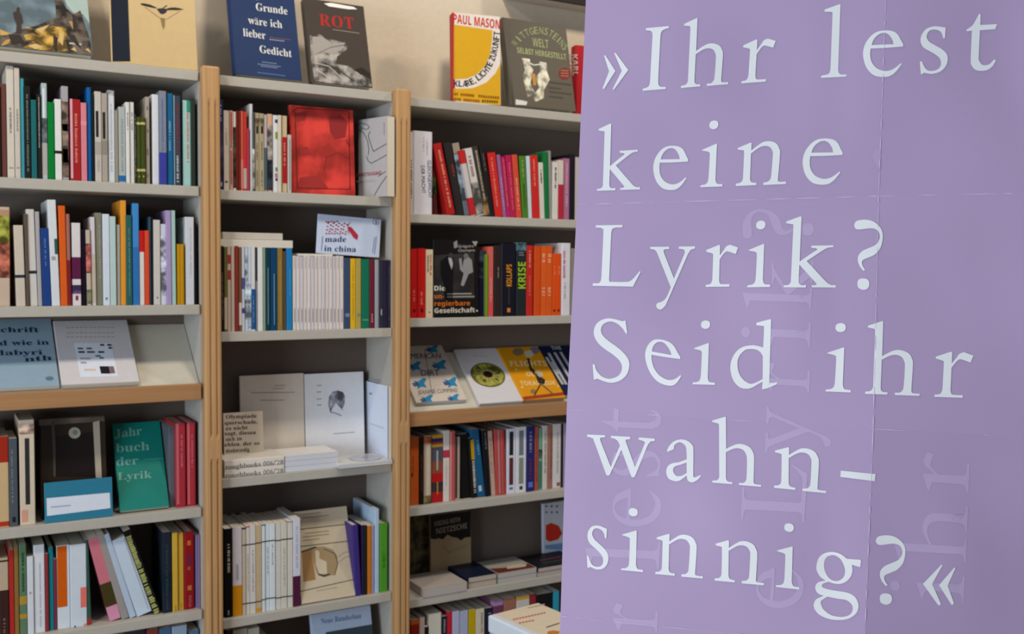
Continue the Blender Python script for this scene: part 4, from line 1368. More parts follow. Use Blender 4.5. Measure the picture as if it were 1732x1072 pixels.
b = face_book((527, 139), (630, 149), (512.5, -4), 0.004, ZT[1], 0.026, '4b433c',
              'shrink-wrapped dark photo book with red stencil title ROT, top of middle bookcase', group=G1, rough=0.12)
b.text('ROT', (541, 43), (599, 49.5), (-2, -20), 'b0231f', style='serif', spacing=1.1)
b.poly([(524, 60), (540, 58), (556, 66), (574, 70), (588, 72), (586, 84), (570, 96), (568, 108), (590, 112), (606, 122), (622, 128), (629, 146), (600, 145), (560, 141), (532, 137), (526, 100)], '8b857e', name='photo_print', kind='photo', rough=0.15)
b.poly([(528, 62), (545, 62), (562, 74), (584, 72), (578, 84), (562, 92), (545, 88), (530, 96)], 'a39c94', name='photo_print', level=2, rough=0.15)
b.line([(534, 92), (560, 80), (584, 76)], 1.2, '3c3834')
b.line([(530, 106), (556, 112), (578, 132)], 1.5, 'b4aca4')
b.line([(544, 104), (572, 118), (600, 138)], 1.5, '3c3834')
b.line([(536, 118), (560, 134)], 1.5, 'c0b8b0')
b.poly([(598, 118), (612, 114), (626, 124), (628, 134), (610, 126)], '35302c', name='photo_print', level=2, rough=0.15)
b.poly([(548, 6), (560, 5), (598, 12), (604, 16), (590, 16), (556, 11)], 'f0ece4', name='pale_streak', level=3, rough=0.1)  # highlight near the top of the glossy cover, painted on as near-white colour
b.line([(563, 50), (608, 56.5)], 0.9, '9c948c', name='small_print')

# the white and yellow Klare Lichte Zukunft book, turned a little so that its red spine shows
def turned_book(bl, br, tl, y0, zs, t, yaw, color, label, hard=True, **kw):
    ex = Vector((math.cos(yaw), math.sin(yaw), 0))
    P = at(bl[0], bl[1], y0)
    P.z = zs
    nrm = Vector((-ex.y, ex.x, 0))
    Q = on_plane(br[0], br[1], P, nrm)
    w = (Q - P).dot(ex)
    tilt = kw.pop('tilt', 0.10)
    up = Vector((-math.sin(tilt) * ex.y, math.sin(tilt) * ex.x, math.cos(tilt)))
    org = Vector((P.x, P.y, zs + t * math.sin(tilt) + 0.0003))
    h = 0.2
    for _ in range(30):
        h += (project(org + up * h)[1] - tl[1]) / 1000.0
    return Book(frame(org, ex, up), w, h, t, color, hard, 'book', label, kw.pop('group', None), **kw)


b = turned_book((767, 171), (847, 179), (763.5, 21), 0.030, ZT[2], 0.034, math.radians(-12), 'e0d6cc',
                'upright white and mustard hardback with red spine, Paul Mason in red capitals', group=G1, tilt=0.06)
b.band(0, b.h, 'b4262c', wrap=0.0045)
b.text('PAUL MASON', (766.5, 38.6), (845.6, 49.4), (0.2, -15), 'c22c20', style='black')
b.poly([(767.6, 41.5), (833, 51), (832, 70), (829, 92), (820, 112), (806, 126), (790, 133), (767.4, 134)], 'd3a11c', name='yellow_field')
b.poly([(846, 108), (838, 124), (822, 140), (800, 149), (782, 150), (767, 149.5), (767, 170), (846.6, 178)], 'd3a11c', name='yellow_field')
word = 'KLARE, LICHTE ZUKUNFT'
path = [(768, 146.6), (790, 147), (803, 141.5), (817, 132), (829, 119), (838, 100), (843, 80), (846, 53)]
SEG = [(Vector(path[i]), Vector(path[i + 1])) for i in range(len(path) - 1)]
tot = sum((q - p).length for p, q in SEG)


def along(d):
    for p, q in SEG:
        L = (q - p).length
        if d <= L:
            return p + (q - p) * (d / L), (q - p).normalized()
        d -= L
    return SEG[-1][1], (SEG[-1][1] - SEG[-1][0]).normalized()


WD = {'I': .45, ',': .4, ' ': .42}
ws = [WD.get(c, 1.0) for c in word]
acc = 0
for c, wv in zip(word, ws):
    d = acc / sum(ws) * tot
    if c != ' ':
        p, u = along(d)
        p2, u2 = along(d + wv * 0.86 / sum(ws) * tot)
        nn = Vector((u.y + u2.y, -u.x - u2.x)).normalized()
        b.text(c, tuple(p), tuple(p2), tuple(nn * 10.5), '1c1a1a', style='black', name='title_letter')
    acc += wv
for k_, (y0, xs, c) in enumerate([(156.5, ((768, 776), (779, 806), (809, 845)), 'bf3a20'), (165, ((768, 781), (784, 812)), 'bf3a20'), (168.5, ((815, 845),), '2a2218')]):
    for xa, xb in xs:
        n_ = int((xb - xa) / 4)
        for q in range(n_):
            x_ = xa + q * 4
            sl = (x_ - 768) * 0.09 if k_ < 2 else (x_ - 815) * 0.06
            b.poly([(x_, y0 + sl), (x_ + 3.1, y0 + sl + .25), (x_ + 3.1, y0 + sl + 5), (x_, y0 + sl + 4.8)], c, name='small_print')

b = face_book((866, 180), (974, 191.5), (849, 29), 0.004, ZT[2], 0.028, '5c5548',
              'olive grey hardback titled Wittgensteins Welt with picture of stacked paper figure', group=G1, rough=0.5)
b.poly([(848, 27), (853.5, 27), (871, 181), (864, 180)], '2e2720', name='spine_fold', rough=0.3)
word = 'WITTGENSTEINS'
arc = [(873, 80), (878, 73.5), (885, 66.5), (891, 62), (897, 59.4), (904, 57.6), (911, 57), (919, 58), (926, 60), (933, 64), (939, 69), (944, 74), (949, 80), (954, 87)]
for q, c in enumerate(word):
    p, p2 = Vector(arc[q]), Vector(arc[q + 1])
    u = (p2 - p).normalized()
    mid_ = (p + p2) / 2
    wv = 2.2 if c == 'I' else 6.6
    b.text(c, tuple(mid_ - u * wv / 2), tuple(mid_ + u * wv / 2), (u.y * 12 - 1, -u.x * 12), '98a273', name='title_letter')
b.text('WELT', (901, 78), (928, 82), (-1, -14), '98a070', style='black')
b.text('SELBST HERGESTELLT', (875, 89.5), (958, 101), (-1, -9.5), 'a4ac76', style='black')
for pts in ([(882, 98), (896, 100), (898, 112), (902, 118), (897, 140), (906, 160), (892, 164), (888, 146), (884, 128), (888, 118)],
            [(912, 104), (924, 106), (926, 124), (930, 134), (920, 152), (920, 166), (906, 172), (900, 164), (912, 148), (906, 132), (914, 120)]):
    b.poly(pts, 'b4ae98', name='picture', kind='photo', rough=0.2)
b.line([(896, 107), (903, 110), (914, 109)], 1.8, 'e4e4dc')
b.poly([(899, 124), (905, 125), (907, 144), (902, 145)], 'c08838', name='picture', level=3)
b.ellipse(955, 124.5, 10.5, 10.5, '7c241c', name='round_badge', level=2)
for y_ in (119, 123.5, 128):
    b.line([(949, y_), (961, y_ + 1)], 1.4, 'a87c60', name='small_print', level=3)
for y_, x1_ in ((139, 966), (148, 948), (155, 966), (163, 952)):
    b.line([(929, y_), (x1_, y_ + (x1_ - 929) * 0.12)], 2.6, '4b463c', name='small_print')
b.poly([(872, 168), (884, 170), (892, 172), (890, 178), (872, 177)], 'd8d4c8', name='pale_streak', level=2, rough=0.1)  # painted highlight at the lower left of the cover
b = turned_book((975, 172), (1050, 196), (965, 76), 0.045, ZT[2], 0.030, math.radians(-8), 'b01c24',
                'red hardback with white lettering half hidden behind the purple poster', group=G1, tilt=0.05)
b.text('KARL', (968, 92), (969, 128), (9, 0), 'dcd0c8', face='spine', style='black', name='spine_title')
b.text('KRAUS', (957, 92), (958, 130), (9, 0), 'dcd0c8', face='spine', style='black', name='spine_title')

# ------------------------------------------------------------------ middle bookcase, top shelf: red square book and line-drawing book
b = face_book((494, 325), (601, 331), (484, 177), 0.030, 1.680, 0.018, 'c43c34',
              'large red picture book facing out on the top middle shelf', kind='blotch', tilt=0.075)
for pts, c in (([(556, 200), (576, 194), (588, 206), (584, 232), (566, 236), (558, 222)], '922a2a'), ([(500, 192), (520, 188), (516, 204), (502, 206)], '9c2e2c'),
               ([(508, 300), (540, 296), (556, 320), (500, 322)], 'a0302c'), ([(498, 250), (520, 248), (528, 262), (508, 264)], 'a2302c')):
    b.poly(pts, c, name='print')
b.line([(494, 190), (503, 182.5), (590, 188), (592, 320), (503, 318), (499, 190)], 1.1, '5a1618')
b.line([(592, 250), (585, 236)], 1.0, '6a1a1a')
b.line([(548, 290), (552, 266), (572, 258), (590, 268)], 1.0, '862422')
b = turned_book((606, 329), (655, 332), (601, 207), 0.075, 1.680, 0.001, math.radians(-34), 'b4b1b0',
                'grey-white book with black body line drawing, angled out of the top middle shelf', tilt=0.05, hard=False, pages=False) if False else None
P0 = at(654.5, 331, -0.030)
P0.z = 1.6803
P1 = at(606, 329, 0.075)
P1.z = 1.6803
ex = (P0 - P1).normalized()
wd = (P0 - P1).length
org = Vector(P1)
b = Book(frame(org, ex, (0, 0, 1)), wd, 0.193, 0.024, 'b6b4b4', False, 'book',
         'grey-white book with black body line drawing, standing angled beside the big red book', None)
for ln in ([(601, 212), (612, 208), (622, 211), (625, 216), (619, 219), (610, 216)], [(606, 219), (615, 224), (622, 238), (624, 252), (623, 262)],
           [(626, 222), (623, 230), (628, 246), (632, 256), (654, 243)], [(620, 264), (623, 272), (628, 276), (636, 272), (654, 262)],
           [(654, 298), (644, 312), (634, 329)], [(652, 290), (640, 298)]):
    b.line(ln, 1.0, '3a383a')
b.line([(650, 207), (650, 228)], 0.9, '8c7c7c')
b.text('KAKETSUGAKI', (603, 299), (645, 295), (0.3, -5.6), '9a2c30', style='black')
b.line([(604, 307), (634, 305)], 2.2, 'b8a4a4', name='small_print')

# white slabs lying on the upright books, second middle shelf
def lying(fl, fr, ytop, y0, zs, d, color, label, group=None, hard=False, face='foot', name='book', cat='book', yaw=0.0, page='ddd8cc', **kw):
    """book lying flat: its front lower edge from pixel fl to pixel fr at depth y0, top edge at pixel row ytop"""
    P = at(fl[0], fl[1], y0)
    Q = at(fr[0], fr[1], y0)
    w = Q.x - P.x
    xm = fl[0]
    t = at(fl[0], ytop, y0).z - at(fl[0], fl[1], y0).z
    rot = Matrix.Rotation(yaw, 3, 'Z')
    if face == 'foot':
        M = frame(Vector((P.x, y0, zs + t + 0.0002)), rot @ Vector((1, 0, 0)), rot @ Vector((0, 1, 0)))
        return Book(M, w, d, t, color, hard, name, label, group, cat=cat, page=page, **kw)
    M = frame(Vector((Q.x, y0, zs + t + 0.0002)), rot @ Vector((0, 1, 0)), rot @ Vector((-1, 0, 0)))
    return Book(M, d, w, t, color, hard, name, label, group, cat=cat, page=page, **kw)


ztop = at(430, 419, 0.012).z
lying((371, 416), (495, 420), 402.5, 0.010, ztop, 0.13, 'd5cdbf', 'thick cream book lying flat across upright spines, second middle shelf', face='spine')
t_ = at(371, 402.5, 0.012).z - at(371, 416, 0.012).z
b = lying((377, 403.5), (478, 406), 391.5, 0.016, ztop + t_ + 0.0004, 0.12, 'c5bdb0', 'smaller grey-cream book lying topmost above the upright spines', face='spine')
zs_ = at(540, 433.5, 0.012).z
b = lying((503, 432), (563, 433.5), 428, 0.012, zs_ + 0.0005, 0.11, 'c8beb0', 'thin beige brochure lying on top of the white paperback series', cat='brochure', name='brochure')
# card "made in china"
zc = at(600, 436, 0.02).z
Pa, Pb = at(534.5, 428, 0.030), at(641, 438, 0.030)
roll = math.radians(3.2)
PL = at(534.5, 428, 0.030)
wc = (at(641, 437, 0.030) - PL).length
upc = Vector((math.sin(roll), 0.0, math.cos(roll)))
exc = Vector((math.cos(roll), 0, -math.sin(roll)))
PL.z = zc + wc * math.sin(roll) + 0.0015
hc = 0.09
for _ in range(30):
    hc += (project(PL + upc.normalized() * hc)[1] - 361.5) / 1000.0
b = Book(frame(PL, exc, upc), wc, hc, 0.004, 'c4d0e6', False, 'booklet',
         'pale blue landscape booklet printed made in china, leaning above the coloured spines', None, cat='booklet')
b.text('made', (549.5, 409), (585, 409), (0.6, -9.6), '1e2c58', style='serif')
b.text('in china', (548, 424.5), (602, 426), (0.6, -9.6), '1e2c58', style='serif')
b.line([(545.5, 400), (543.6, 424)], 1.0, '2c3c68')
b.line([(634, 401), (630, 427)], 1.0, '5c6c90')
b.line([(637, 400), (633, 430)], 1.0, '5c6c90')
b.ellipse(636, 374.5, 5.6, 5.6, '2c3c60', name='round_logo', level=1)
b.ellipse(636, 374.5, 4.7, 4.7, 'c4d0e6', name='round_logo', level=2)
b.text('B', (634.3, 378), (638, 378), (0, -6.5), '2c3c60', style='serif', level=3)
for r_, (y_, xa, xb) in enumerate(((375, 552, 572), (379, 555, 590), (385, 554, 586), (390, 553, 586), (395, 552, 585))):
    x_ = xa
    while x_ < xb:
        b.ellipse(x_, y_ + (2 * math.sin(x_ * 0.7)), 2.0, 1.4, 'a85068' if r_ > 1 else '8c2a3c', n=8, name='drawing', level=1)
        x_ += 4.6
b.poly([(589, 383), (594, 384), (606, 398), (604, 406), (598, 402), (590, 390)], 'b03040', name='drawing', level=2)
b.line([(592, 376), (588, 382), (590, 396)], 1.2, 'b03040')

# ------------------------------------------------------------------ sloped display, left bookcase
def on_slope(bay, bl, br, tl, t, color, label, **kw):
    a, u, nrm = BAYS[bay]['slope']
    p0 = a + nrm * (t + 0.0006)
    P = on_plane(bl[0], bl[1], p0, nrm)
    Q = on_plane(br[0], br[1], p0, nrm)
    T = on_plane(tl[0], tl[1], p0, nrm)
    s = max((P - p0).dot(u), 0.010)
    org = Vector((P.x, 0, 0)) + Vector((0, p0.y, p0.z)) + u * s
    h = (T - org).dot(u)
    return Book(frame(org, (1, 0, 0), u), Q.x - P.x, h, t, color, kw.pop('hard', False), 'book', label, kw.pop('group', None), **kw)


GS = 'books on the sloped left display shelf'
b = on_slope(0, (-30, 660), (101, 655), (-40, 532), 0.010, '8ba3b4', 'blue-grey book with black gothic lettering at the left of the sloped display', group=GS)
for tx, p, q in (('schrift', (-10, 562), (66, 562)), ('und wie in', (-30, 585), (83, 583)), ('labyri', (0, 601), (72, 600)), ('nth', (42, 612), (88, 609))):
    b.text(tx, p, q, (-1, -9), '18304c', style='serif')
b.ellipse(84, 640, 7, 3.6, '5c7088', name='round_stamp')
b = on_slope(0, (105, 656), (237, 652), (90, 543), 0.012, 'cbc7ca', 'white hardback with small inset picture and black square on sloped display', group=GS)
b.poly([(125, 580), (188, 580), (200, 636), (136, 638)], 'd6dce8', name='inset_panel')
b.poly([(168, 619.5), (184, 619.5), (187, 632), (171, 632)], '1b1b20', name='inset_photo', level=2)
b.poly([(184.5, 619.5), (192, 619.5), (195, 631), (187.5, 632)], '7c6068', name='inset_photo', level=2)
for x_, y_, w_, c in ((169, 582, 7, '1c2c3c'), (181, 582, 7, '2a2a34'), (183, 587, 6, '1c3c54'), (131, 588, 9, '5c6074'), (146, 588, 9, '5c6074'), (132, 594, 11, '2c3044'), (147, 594, 13, '4c4450'), (166, 594, 10, '2c3044'), (161, 600.5, 9, '4c7c94'), (168, 604, 7, '2c6c8c'), (135, 605, 18, 'a8a4a8'), (136, 612, 10, '9c98a0'), (142, 624, 20, 'd0b8a8')):
    b.poly([(x_, y_), (x_ + w_, y_), (x_ + w_ + .6, y_ + 3), (x_ + .6, y_ + 3)], c, name='small_print', level=2)
for y_ in (553, 562, 569):
    for q in range(11):
        b.poly([(112 + q * 7.6, y_), (117 + q * 7.6, y_), (117.4 + q * 7.6, y_ + 1.6), (112.4 + q * 7.6, y_ + 1.6)], 'a9a29c', name='small_print')

# ------------------------------------------------------------------ left bookcase, fourth shelf: boxed volume, teal booklet, green yearbook
b = face_book((70, 872), (182, 866), (62, 708), 0.045, 0.962, 0.026, '35291f',
              'dark brown shrink-wrapped book with cream strip and round sticker, behind the teal card', rough=0.12, tilt=0.12)
b.poly([(87, 712), (92, 712), (96, 806), (91, 806)], '5a5850', name='pale_streak', rough=0.1)  # paler upright streak down the cover
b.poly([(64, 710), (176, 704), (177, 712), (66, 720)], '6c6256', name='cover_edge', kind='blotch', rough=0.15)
b.poly([(94, 738), (158, 730), (161, 806), (94, 806)], '221a18', name='cover_photo', level=2, rough=0.2)
b.poly([(157, 714), (168, 711), (172, 808), (162, 808)], 'b0a590', name='cream_strip', level=3)
b.ellipse(126, 732, 10, 9.5, 'b4b09c', name='round_sticker', level=4)
b.ellipse(127, 731, 4.5, 4.5, '7c8c84', name='round_sticker', level=5)
b = face_book((76, 881), (191, 869), (73.5, 817), 0.008, 0.962, 0.006, '2f7893',
              'teal card with white label panel propped in front of the dark brown book', hard=False, tilt=0.10, name='display_card', cat='card', pages=False)
b.poly([(78.5, 842.5), (185.5, 833), (187, 859), (79.5, 872.5)], 'd4dbe6', name='white_panel')
b.line([(86, 857.5), (119, 854.5)], 2.0, 'a0a0b4', name='small_print')
b = face_book((203, 862), (286, 849), (189, 717), 0.016, 0.962, 0.014, '117a6e',
              'emerald green paperback titled Jahrbuch der Lyrik facing out on fourth left shelf', hard=False)
for tx, p, q in (('Jahr', (194, 741), (240, 735)), ('buch', (196, 765), (253, 761)), ('der', (197, 788), (234, 785)), ('Lyrik', (199, 812), (257, 808))):
    b.text(tx, p, q, (-0.5, -13 if tx[0] not in 'Jbd' else -15), '74ab9b', style='serif')
b.line([(245, 777), (276, 775)], 1.0, '4c9c90')
spine_row([(286.4, 297.4, 722, 0, '5d6068', 'dull grey', [('p', 860, 864, '3c7c8c', .2, .8)], {'label': 'dull grey paperback between the green yearbook and the crimson pair', 'front': 0.034})], 0.962, 'fourth left shelf')

# ------------------------------------------------------------------ middle bookcase, third shelf
ZB3 = 1.022
G3 = 'white books and booklets on the third middle shelf'
b = face_book((408, 790), (516, 786), (404.5, 636), 0.130, ZB3, 0.008, 'e4d8c8', 'plain cream book facing out at the back of the third middle shelf', hard=False, tilt=0.05, group=G3)
for y_, x0_, x1_ in ((652, 465, 482), (657, 462, 480), (664, 425, 498), (677, 440, 480)):
    b.line([(x0_, y_), (x1_, y_ - 0.5)], 1.3, 'a8a090', name='small_print')
b = face_book((518, 790), (617, 786), (515.5, 633), 0.128, ZB3, 0.010, 'eeeef0', 'white book with small pencil head drawing, back of third middle shelf', hard=False, tilt=0.05, group=G3)
b.poly([(558, 668), (563, 662), (571, 660), (580, 663), (583.5, 670), (583, 682), (579, 691), (572, 684), (566, 680), (562, 690), (560, 696), (556.5, 684), (556.5, 674)], '9b9ca4', name='drawing', kind='photo')
b.line([(557, 670), (556, 684), (559, 697), (566, 698), (577, 703)], 1.3, '787c88')
b.line([(562, 690), (568, 680), (573, 686), (580, 694)], 1.0, '8c9098')
for y_ in (652, 663, 675, 685):
    b.line([(536, y_), (543, y_ - 0.5)], 1.6, 'a0a4ac', name='small_print')
b.line([(564, 733.5), (600, 730.5)], 1.3, 'a8acb4', name='small_print')
# pale blue book leaning against the right side panel
P1 = at(618.5, 640, 0.150)
P1.z = ZB3 + 0.0003
P0 = at(659.5, 640, -0.002)
P0.z = ZB3 + 0.0003
ex = (P0 - P1).normalized()
xr_ = 0.9895
P1.x = xr_ - 0.010
ex = Vector((0, -1, 0))
b = Book(frame(Vector((xr_ - 0.0085, 0.155, ZB3 + 0.0003)), ex, (0, 0, 1)), 0.153, 0.190, 0.008, 'dbe4f6', False, 'book',
         'pale blue book standing against the right side panel, third middle shelf', G3)
b.poly([(655.6, 645), (657.6, 645.5), (657.6, 778), (656, 778)], '4a4a60', name='dark_edge')
b.line([(626, 716), (649, 724)], 1.0, 'a8b0c8', name='small_print')
b.ellipse(627, 665.5, 2.4, 2.0, '8c90a0', n=10, name='small_print')
b.line([(623, 641), (640, 645)], 1.0, 'a0a8c0', name='small_print')
# lettered booklet at the left
b = face_book((380, 776), (447, 772), (377, 699), 0.075, ZB3, 0.005, 'c6b9a8', 'beige booklet covered in lines of black serif text, third middle shelf', hard=False, tilt=0.09, name='booklet', cat='booklet', group=G3)
for tx, p, q in (('Olympiade', (382, 708), (434, 706)), ('querschade,', (380, 718), (436, 716)), ('es nicht', (382, 727.5), (419, 725.5)), ('sagt, diesen', (380, 736), (433, 734)),
                 ('sich zu', (382, 746), (409, 744)), ('ehlen, der so', (380, 755), (439, 752)), ('denkwürdig', (382, 765.5), (422, 763))):
    b.text(tx, p, q, (-0.2, -6.6), '2c2824', style='serif', name='text_line')
# stacks
def stack(n, fl, fr, ytop, y0, d, cols, label, grp, gap=0.0006, **kw):
    P = at(fl[0], fl[1], y0)
    top = at(fl[0], ytop, y0).z
    zt_ = P.z
    out = []
    zs = kw.pop('zs')
    T = (top - zs) / n
    for q in range(n):
        dx = kw.get('dx', [0] * n)[q]
        X0 = P.x + dx
        X1 = at(fr[0], fr[1], y0).x + dx
        yy0 = y0 + kw.get('dy', [0] * n)[q]
        if kw.get('face', 'foot') == 'foot':
            M = frame(Vector((X0, yy0, zs + T * (q + 1) - gap * 0.5)), (1, 0, 0), (0, 1, 0))
            out.append(Book(M, X1 - X0, d, T - gap, cols[q], kw.get('hard', False), 'book', label[q], grp, page=kw.get('page', 'd8d2c6')))
        else:
            M = frame(Vector((X1, yy0, zs + T * (q + 1) - gap * 0.5)), (0, 1, 0), (-1, 0, 0))
            out.append(Book(M, d, X1 - X0, T - gap, cols[q], kw.get('hard', False), 'book', label[q], grp, page=kw.get('page', 'd8d2c6')))
    return out


st = stack(2, (380, 814), (480.6, 803), 779, 0.006, 0.105, ['dcd3c6', 'dfd7cb'],
           ['lower lettered cream paperback of the pair lying at shelf left, third middle shelf', 'upper lettered cream paperback of the pair lying at shelf left, third middle shelf'],
           'lettered paperbacks lying on the third middle shelf', zs=ZB3, face='spine')
for b_, y_ in ((st[1], 794), (st[0], 808.5)):
    b_.text("roughbooks 006/'28", (381, y_), (479, y_ - 9.2), (0, -8.2), '6a6c70', face='spine', style='serif', name='spine_title')
st = stack(3, (482, 803.5), (571.5, 795), 771, 0.008, 0.10, ['e4e4e6', 'e6e6ea', 'e8e4e0'],
           ['lowest white booklet in the thick centre stack, third middle shelf', 'middle white booklet in the thick centre stack, third middle shelf', 'topmost white booklet in the thick centre stack, third middle shelf'],
           'white booklets stacked on the third middle shelf', zs=ZB3, page='ccd0d8')
st = stack(2, (573, 800), (664, 789), 786, -0.012, 0.105, ['cfd4dc', 'd6d4d2'],
           ['lower thin white booklet at the right end, third middle shelf', 'upper thin white booklet at right end under the disc, third middle shelf'],
           'white booklets stacked on the third middle shelf', zs=ZB3, page='d4d4d4')
# clear disc on it
zt_ = ZB3 + (at(573, 786, -0.012).z - ZB3)
V, F = [], []
cxw, cyw, R1, R0 = 0.935, 0.040, 0.040, 0.008
for k_ in range(40):
    a = 2 * math.pi * k_ / 40
    for R_, z_ in ((R0, 0.0), (R1, 0.0), (R1, 0.0012), (R0, 0.0012)):
        V.append((R_ * math.cos(a), R_ * math.sin(a), z_))
for k_ in range(40):
    a, c = k_ * 4, ((k_ + 1) % 40) * 4
    for q in range(4):
        F.append((a + q, c + q, c + (q + 1) % 4, a + (q + 1) % 4))
dm = bpy.data.meshes.new('disc')
dm.from_pydata(V, [], F)
dm.materials.append(mat('b9bcc8', 0.15))
do = bpy.data.objects.new('disc', dm)
COL.objects.link(do)
do.location = (cxw, cyw, zt_ + 0.0004)
do['label'] = 'clear round disc lying on the thin white booklets, third middle shelf'
do['category'] = 'disc'

# ------------------------------------------------------------------ middle bookcase, fourth shelf portrait book and lower book
b = face_book((510, 1014), (601, 1000), (496, 866), 0.012, 0.695, 0.010, 'c9ba9e',
              'cream paperback with brown portrait drawing and ruled lines, fourth middle shelf', hard=False)
for y0_, y1_ in ((895, 885), (924, 914), (1000, 980)):
    b.line([(508, y0_), (597, y1_)], 1.2, '4a4438')
b.poly([(510, 934), (526, 930), (534, 980), (513, 984)], 'a07a4c', name='portrait')
b.poly([(525, 928), (534, 925), (548, 924), (562, 929), (570, 940), (570, 960), (566, 972), (556, 973), (545, 974), (536, 970), (530, 950)], 'a28a66', name='portrait', level=2)
b.poly([(533, 930), (540, 932), (540, 944), (552, 950), (553, 970), (540, 971), (534, 955)], 'cfc0a4', name='portrait', level=3)
b.line([(539, 971), (548, 974), (557, 971)], 2.4, '2c2820', level=4)
b.line([(510, 933), (534, 925)], 2.2, '3a342c', level=4)
b.line([(548, 928), (566, 936), (571, 952), (566, 972)], 1.0, '5c4c34', level=4)
for y_, x0_, x1_ in ((870, 512, 542), (876, 512, 556), (902, 516, 556), (908, 512, 556), (914, 512, 540)):
    b.line([(x0_, y_), (x1_, y_ - (x1_ - x0_) * 0.11)], 1.5, '9c8c70', name='small_print')
for x0_, y0_ in ((572, 942), (574, 950)):
    b.line([(x0_, y0_), (x0_ + 10, y0_ - 8), (x0_ + 24, y0_ - 10)], 0.9, 'a0947c')
b.line([(536, 999), (570, 993)], 1.3, 'b09c78', name='small_print')

b = face_book((538, 1190), (640, 1172), (525, 1040), 0.010, 0.42, 0.014, 'b4c6de',
              'light blue book with dark green lower field, bottom of the middle bookcase', hard=False)
b.poly([(551, 1069), (632, 1055), (640, 1172), (556, 1185)], '3a4a52', name='dark_field')
b.text('Neue Rundschau', (543, 1055), (611, 1045), (-0.4, -9), '6d86ac', style='serif')
spine_row([
    (384, 394, 1066, 0, '30201c', 'dark brown', [], {'near': 'at the left end'}),
    (395, 420, 1064, 0, 'b0a898', 'grey-beige'), (421, 440, 1062, 0, 'b8b4a8', 'pale stone'), (441, 458, 1080, 0, '6c2a2c', 'oxblood')], 0.42, 'bottom middle shelf', front=0.02, seed=31)
spine_row([
    (226, 248, 1066, -2, '30303a', 'dark plum', [], {'near': 'at the left end'}),
    (250, 270, 1064, 0, '8c3c34', 'rust'), (271, 292, 1062, 0, '4c6c94', 'denim blue'), (293, 318, 1058, 0, '9cb4cc', 'powder blue'), (319, 338, 1066, 0, '5c7c9c', 'steel blue')], 0.43, 'bottom left shelf', front=0.02, seed=32)

# ------------------------------------------------------------------ right bookcase, second shelf black photo cover
b = face_book((734, 533), (810, 531), (733, 405), 0.006, 1.381, 0.012, '16120f',
              'black book with photo of two men and orange title lines, second right shelf', hard=False, tilt=0.03, rough=0.3)
b.poly([(735, 432), (760, 430), (802, 428), (802, 505), (735, 508)], '2d2a28', name='cover_photo', kind='blotch')
b.poly([(745, 442), (752, 436), (760, 430), (766, 436), (768, 450), (766, 470), (766, 508), (752, 508), (750, 480), (745, 462)], '0c0a0a', name='photo_figure', level=2)
b.poly([(758, 436), (763, 434), (766, 446), (764, 456), (760, 446)], 'a8a8a4', name='photo_figure', level=3)
b.poly([(784, 440), (790, 432), (798, 440), (800, 460), (792, 464), (784, 484), (779, 482), (784, 462), (778, 456), (776, 438), (780, 436), (782, 452)], '8c8c8a', name='photo_figure', level=3)
b.ellipse(788, 433, 4, 5, '6c6a68', n=12, name='photo_figure', level=4)
b.ellipse(762, 432, 4, 4.5, '3c3836', n=12, name='photo_figure', level=4)
b.text('Die', (734.6, 491.5), (753, 491.5), (0, -8), 'd4ccbc', style='black')
b.text('un-', (734.6, 504.6), (751, 504.6), (0, -7.5), 'c86a20', style='black')
b.text('regierbare', (734.8, 517.4), (795, 516.4), (0, -8), 'c86a20', style='black')
b.text('Gesellschaft', (734.8, 529.4), (803, 528), (0, -8), 'd4ccbc', style='black')
b.ellipse(806.5, 525.5, 1.6, 1.6, 'd4ccbc', n=8, name='print', level=2)
b.text('Grégoire', (775, 419), (801, 418), (0, -5), 'b4aca4')
b.text('Chamayou', (775, 426), (803, 425), (0, -5), 'b4aca4')
for y_ in (497, 502):
    b.line([(756.5, y_), (797 + (y_ - 497), y_ - 0.6)], 2.2, '98928a', name='small_print')
b.poly([(767, 410), (773, 406), (774, 418), (768, 420)], '8c8884', name='photo_figure', level=2)
b.poly([(798, 408), (808, 408), (804, 417)], '9c9894', name='photo_figure', level=2)
spine_row([(811, 821, 424, 0, '221848', 'blue-violet', [('b', 424, 470, '3a4054', 'photo')], {'label': 'blue-violet book standing right behind the black photo cover, second right shelf'})], 1.381, 'second right shelf', front=0.02)

# ------------------------------------------------------------------ sloped display, right bookcase
GD = 'books on the sloped right display shelf'
b = on_slope(2, (704, 681), (788, 671), (683, 585), 0.012, 'cfc4b8', 'white paperback American Dirt with scattered blue birds on the sloped display', group=GD, page='c8c4c4')
b.text('AMERICAN', (686, 607), (746, 606), (-1.2, -9), '2a2422')
b.text('DIRT', (713, 635.5), (743.5, 635), (-1.5, -10), '2a2422')
b.text('JEANINE CUMMINS', (707, 667), (774, 663), (-1, -7), '6c5c54')
b.line([(718, 590), (731, 668)], 0.7, '5c504c')
for bx, by, sc_ in ((731, 590, 1.3), (701, 619, 1.4), (743, 617, 1.5), (710, 648, 1.5), (762, 646, 1.5), (722, 675, 1.3), (767, 673, 1.2)):
    for dd, c in (([(-8, -3), (-2, -2), (4, -6), (8, -5), (5, 0), (8, 5), (2, 4), (-3, 7), (-2, 2)], '2b86b4'), ([(-9, 0), (-3, -1), (0, 3), (-6, 4)], '4a5c84')):
        b.poly([(bx + x * sc_, by + y * sc_) for x, y in dd], c, name='printed_bird', level=1)
b = on_slope(2, (812, 683), (884, 676), (771, 591), 0.010, 'd3d0d2', 'white paperback with big olive eye iris on the sloped right display', group=GD, page='c4c0c0')
b.ellipse(825, 634, 30, 20, '5e5a22', rot=math.radians(14), name='iris')
b.ellipse(825, 634, 27.5, 18, '87863a', rot=math.radians(14), name='iris', level=2, kind='photo')
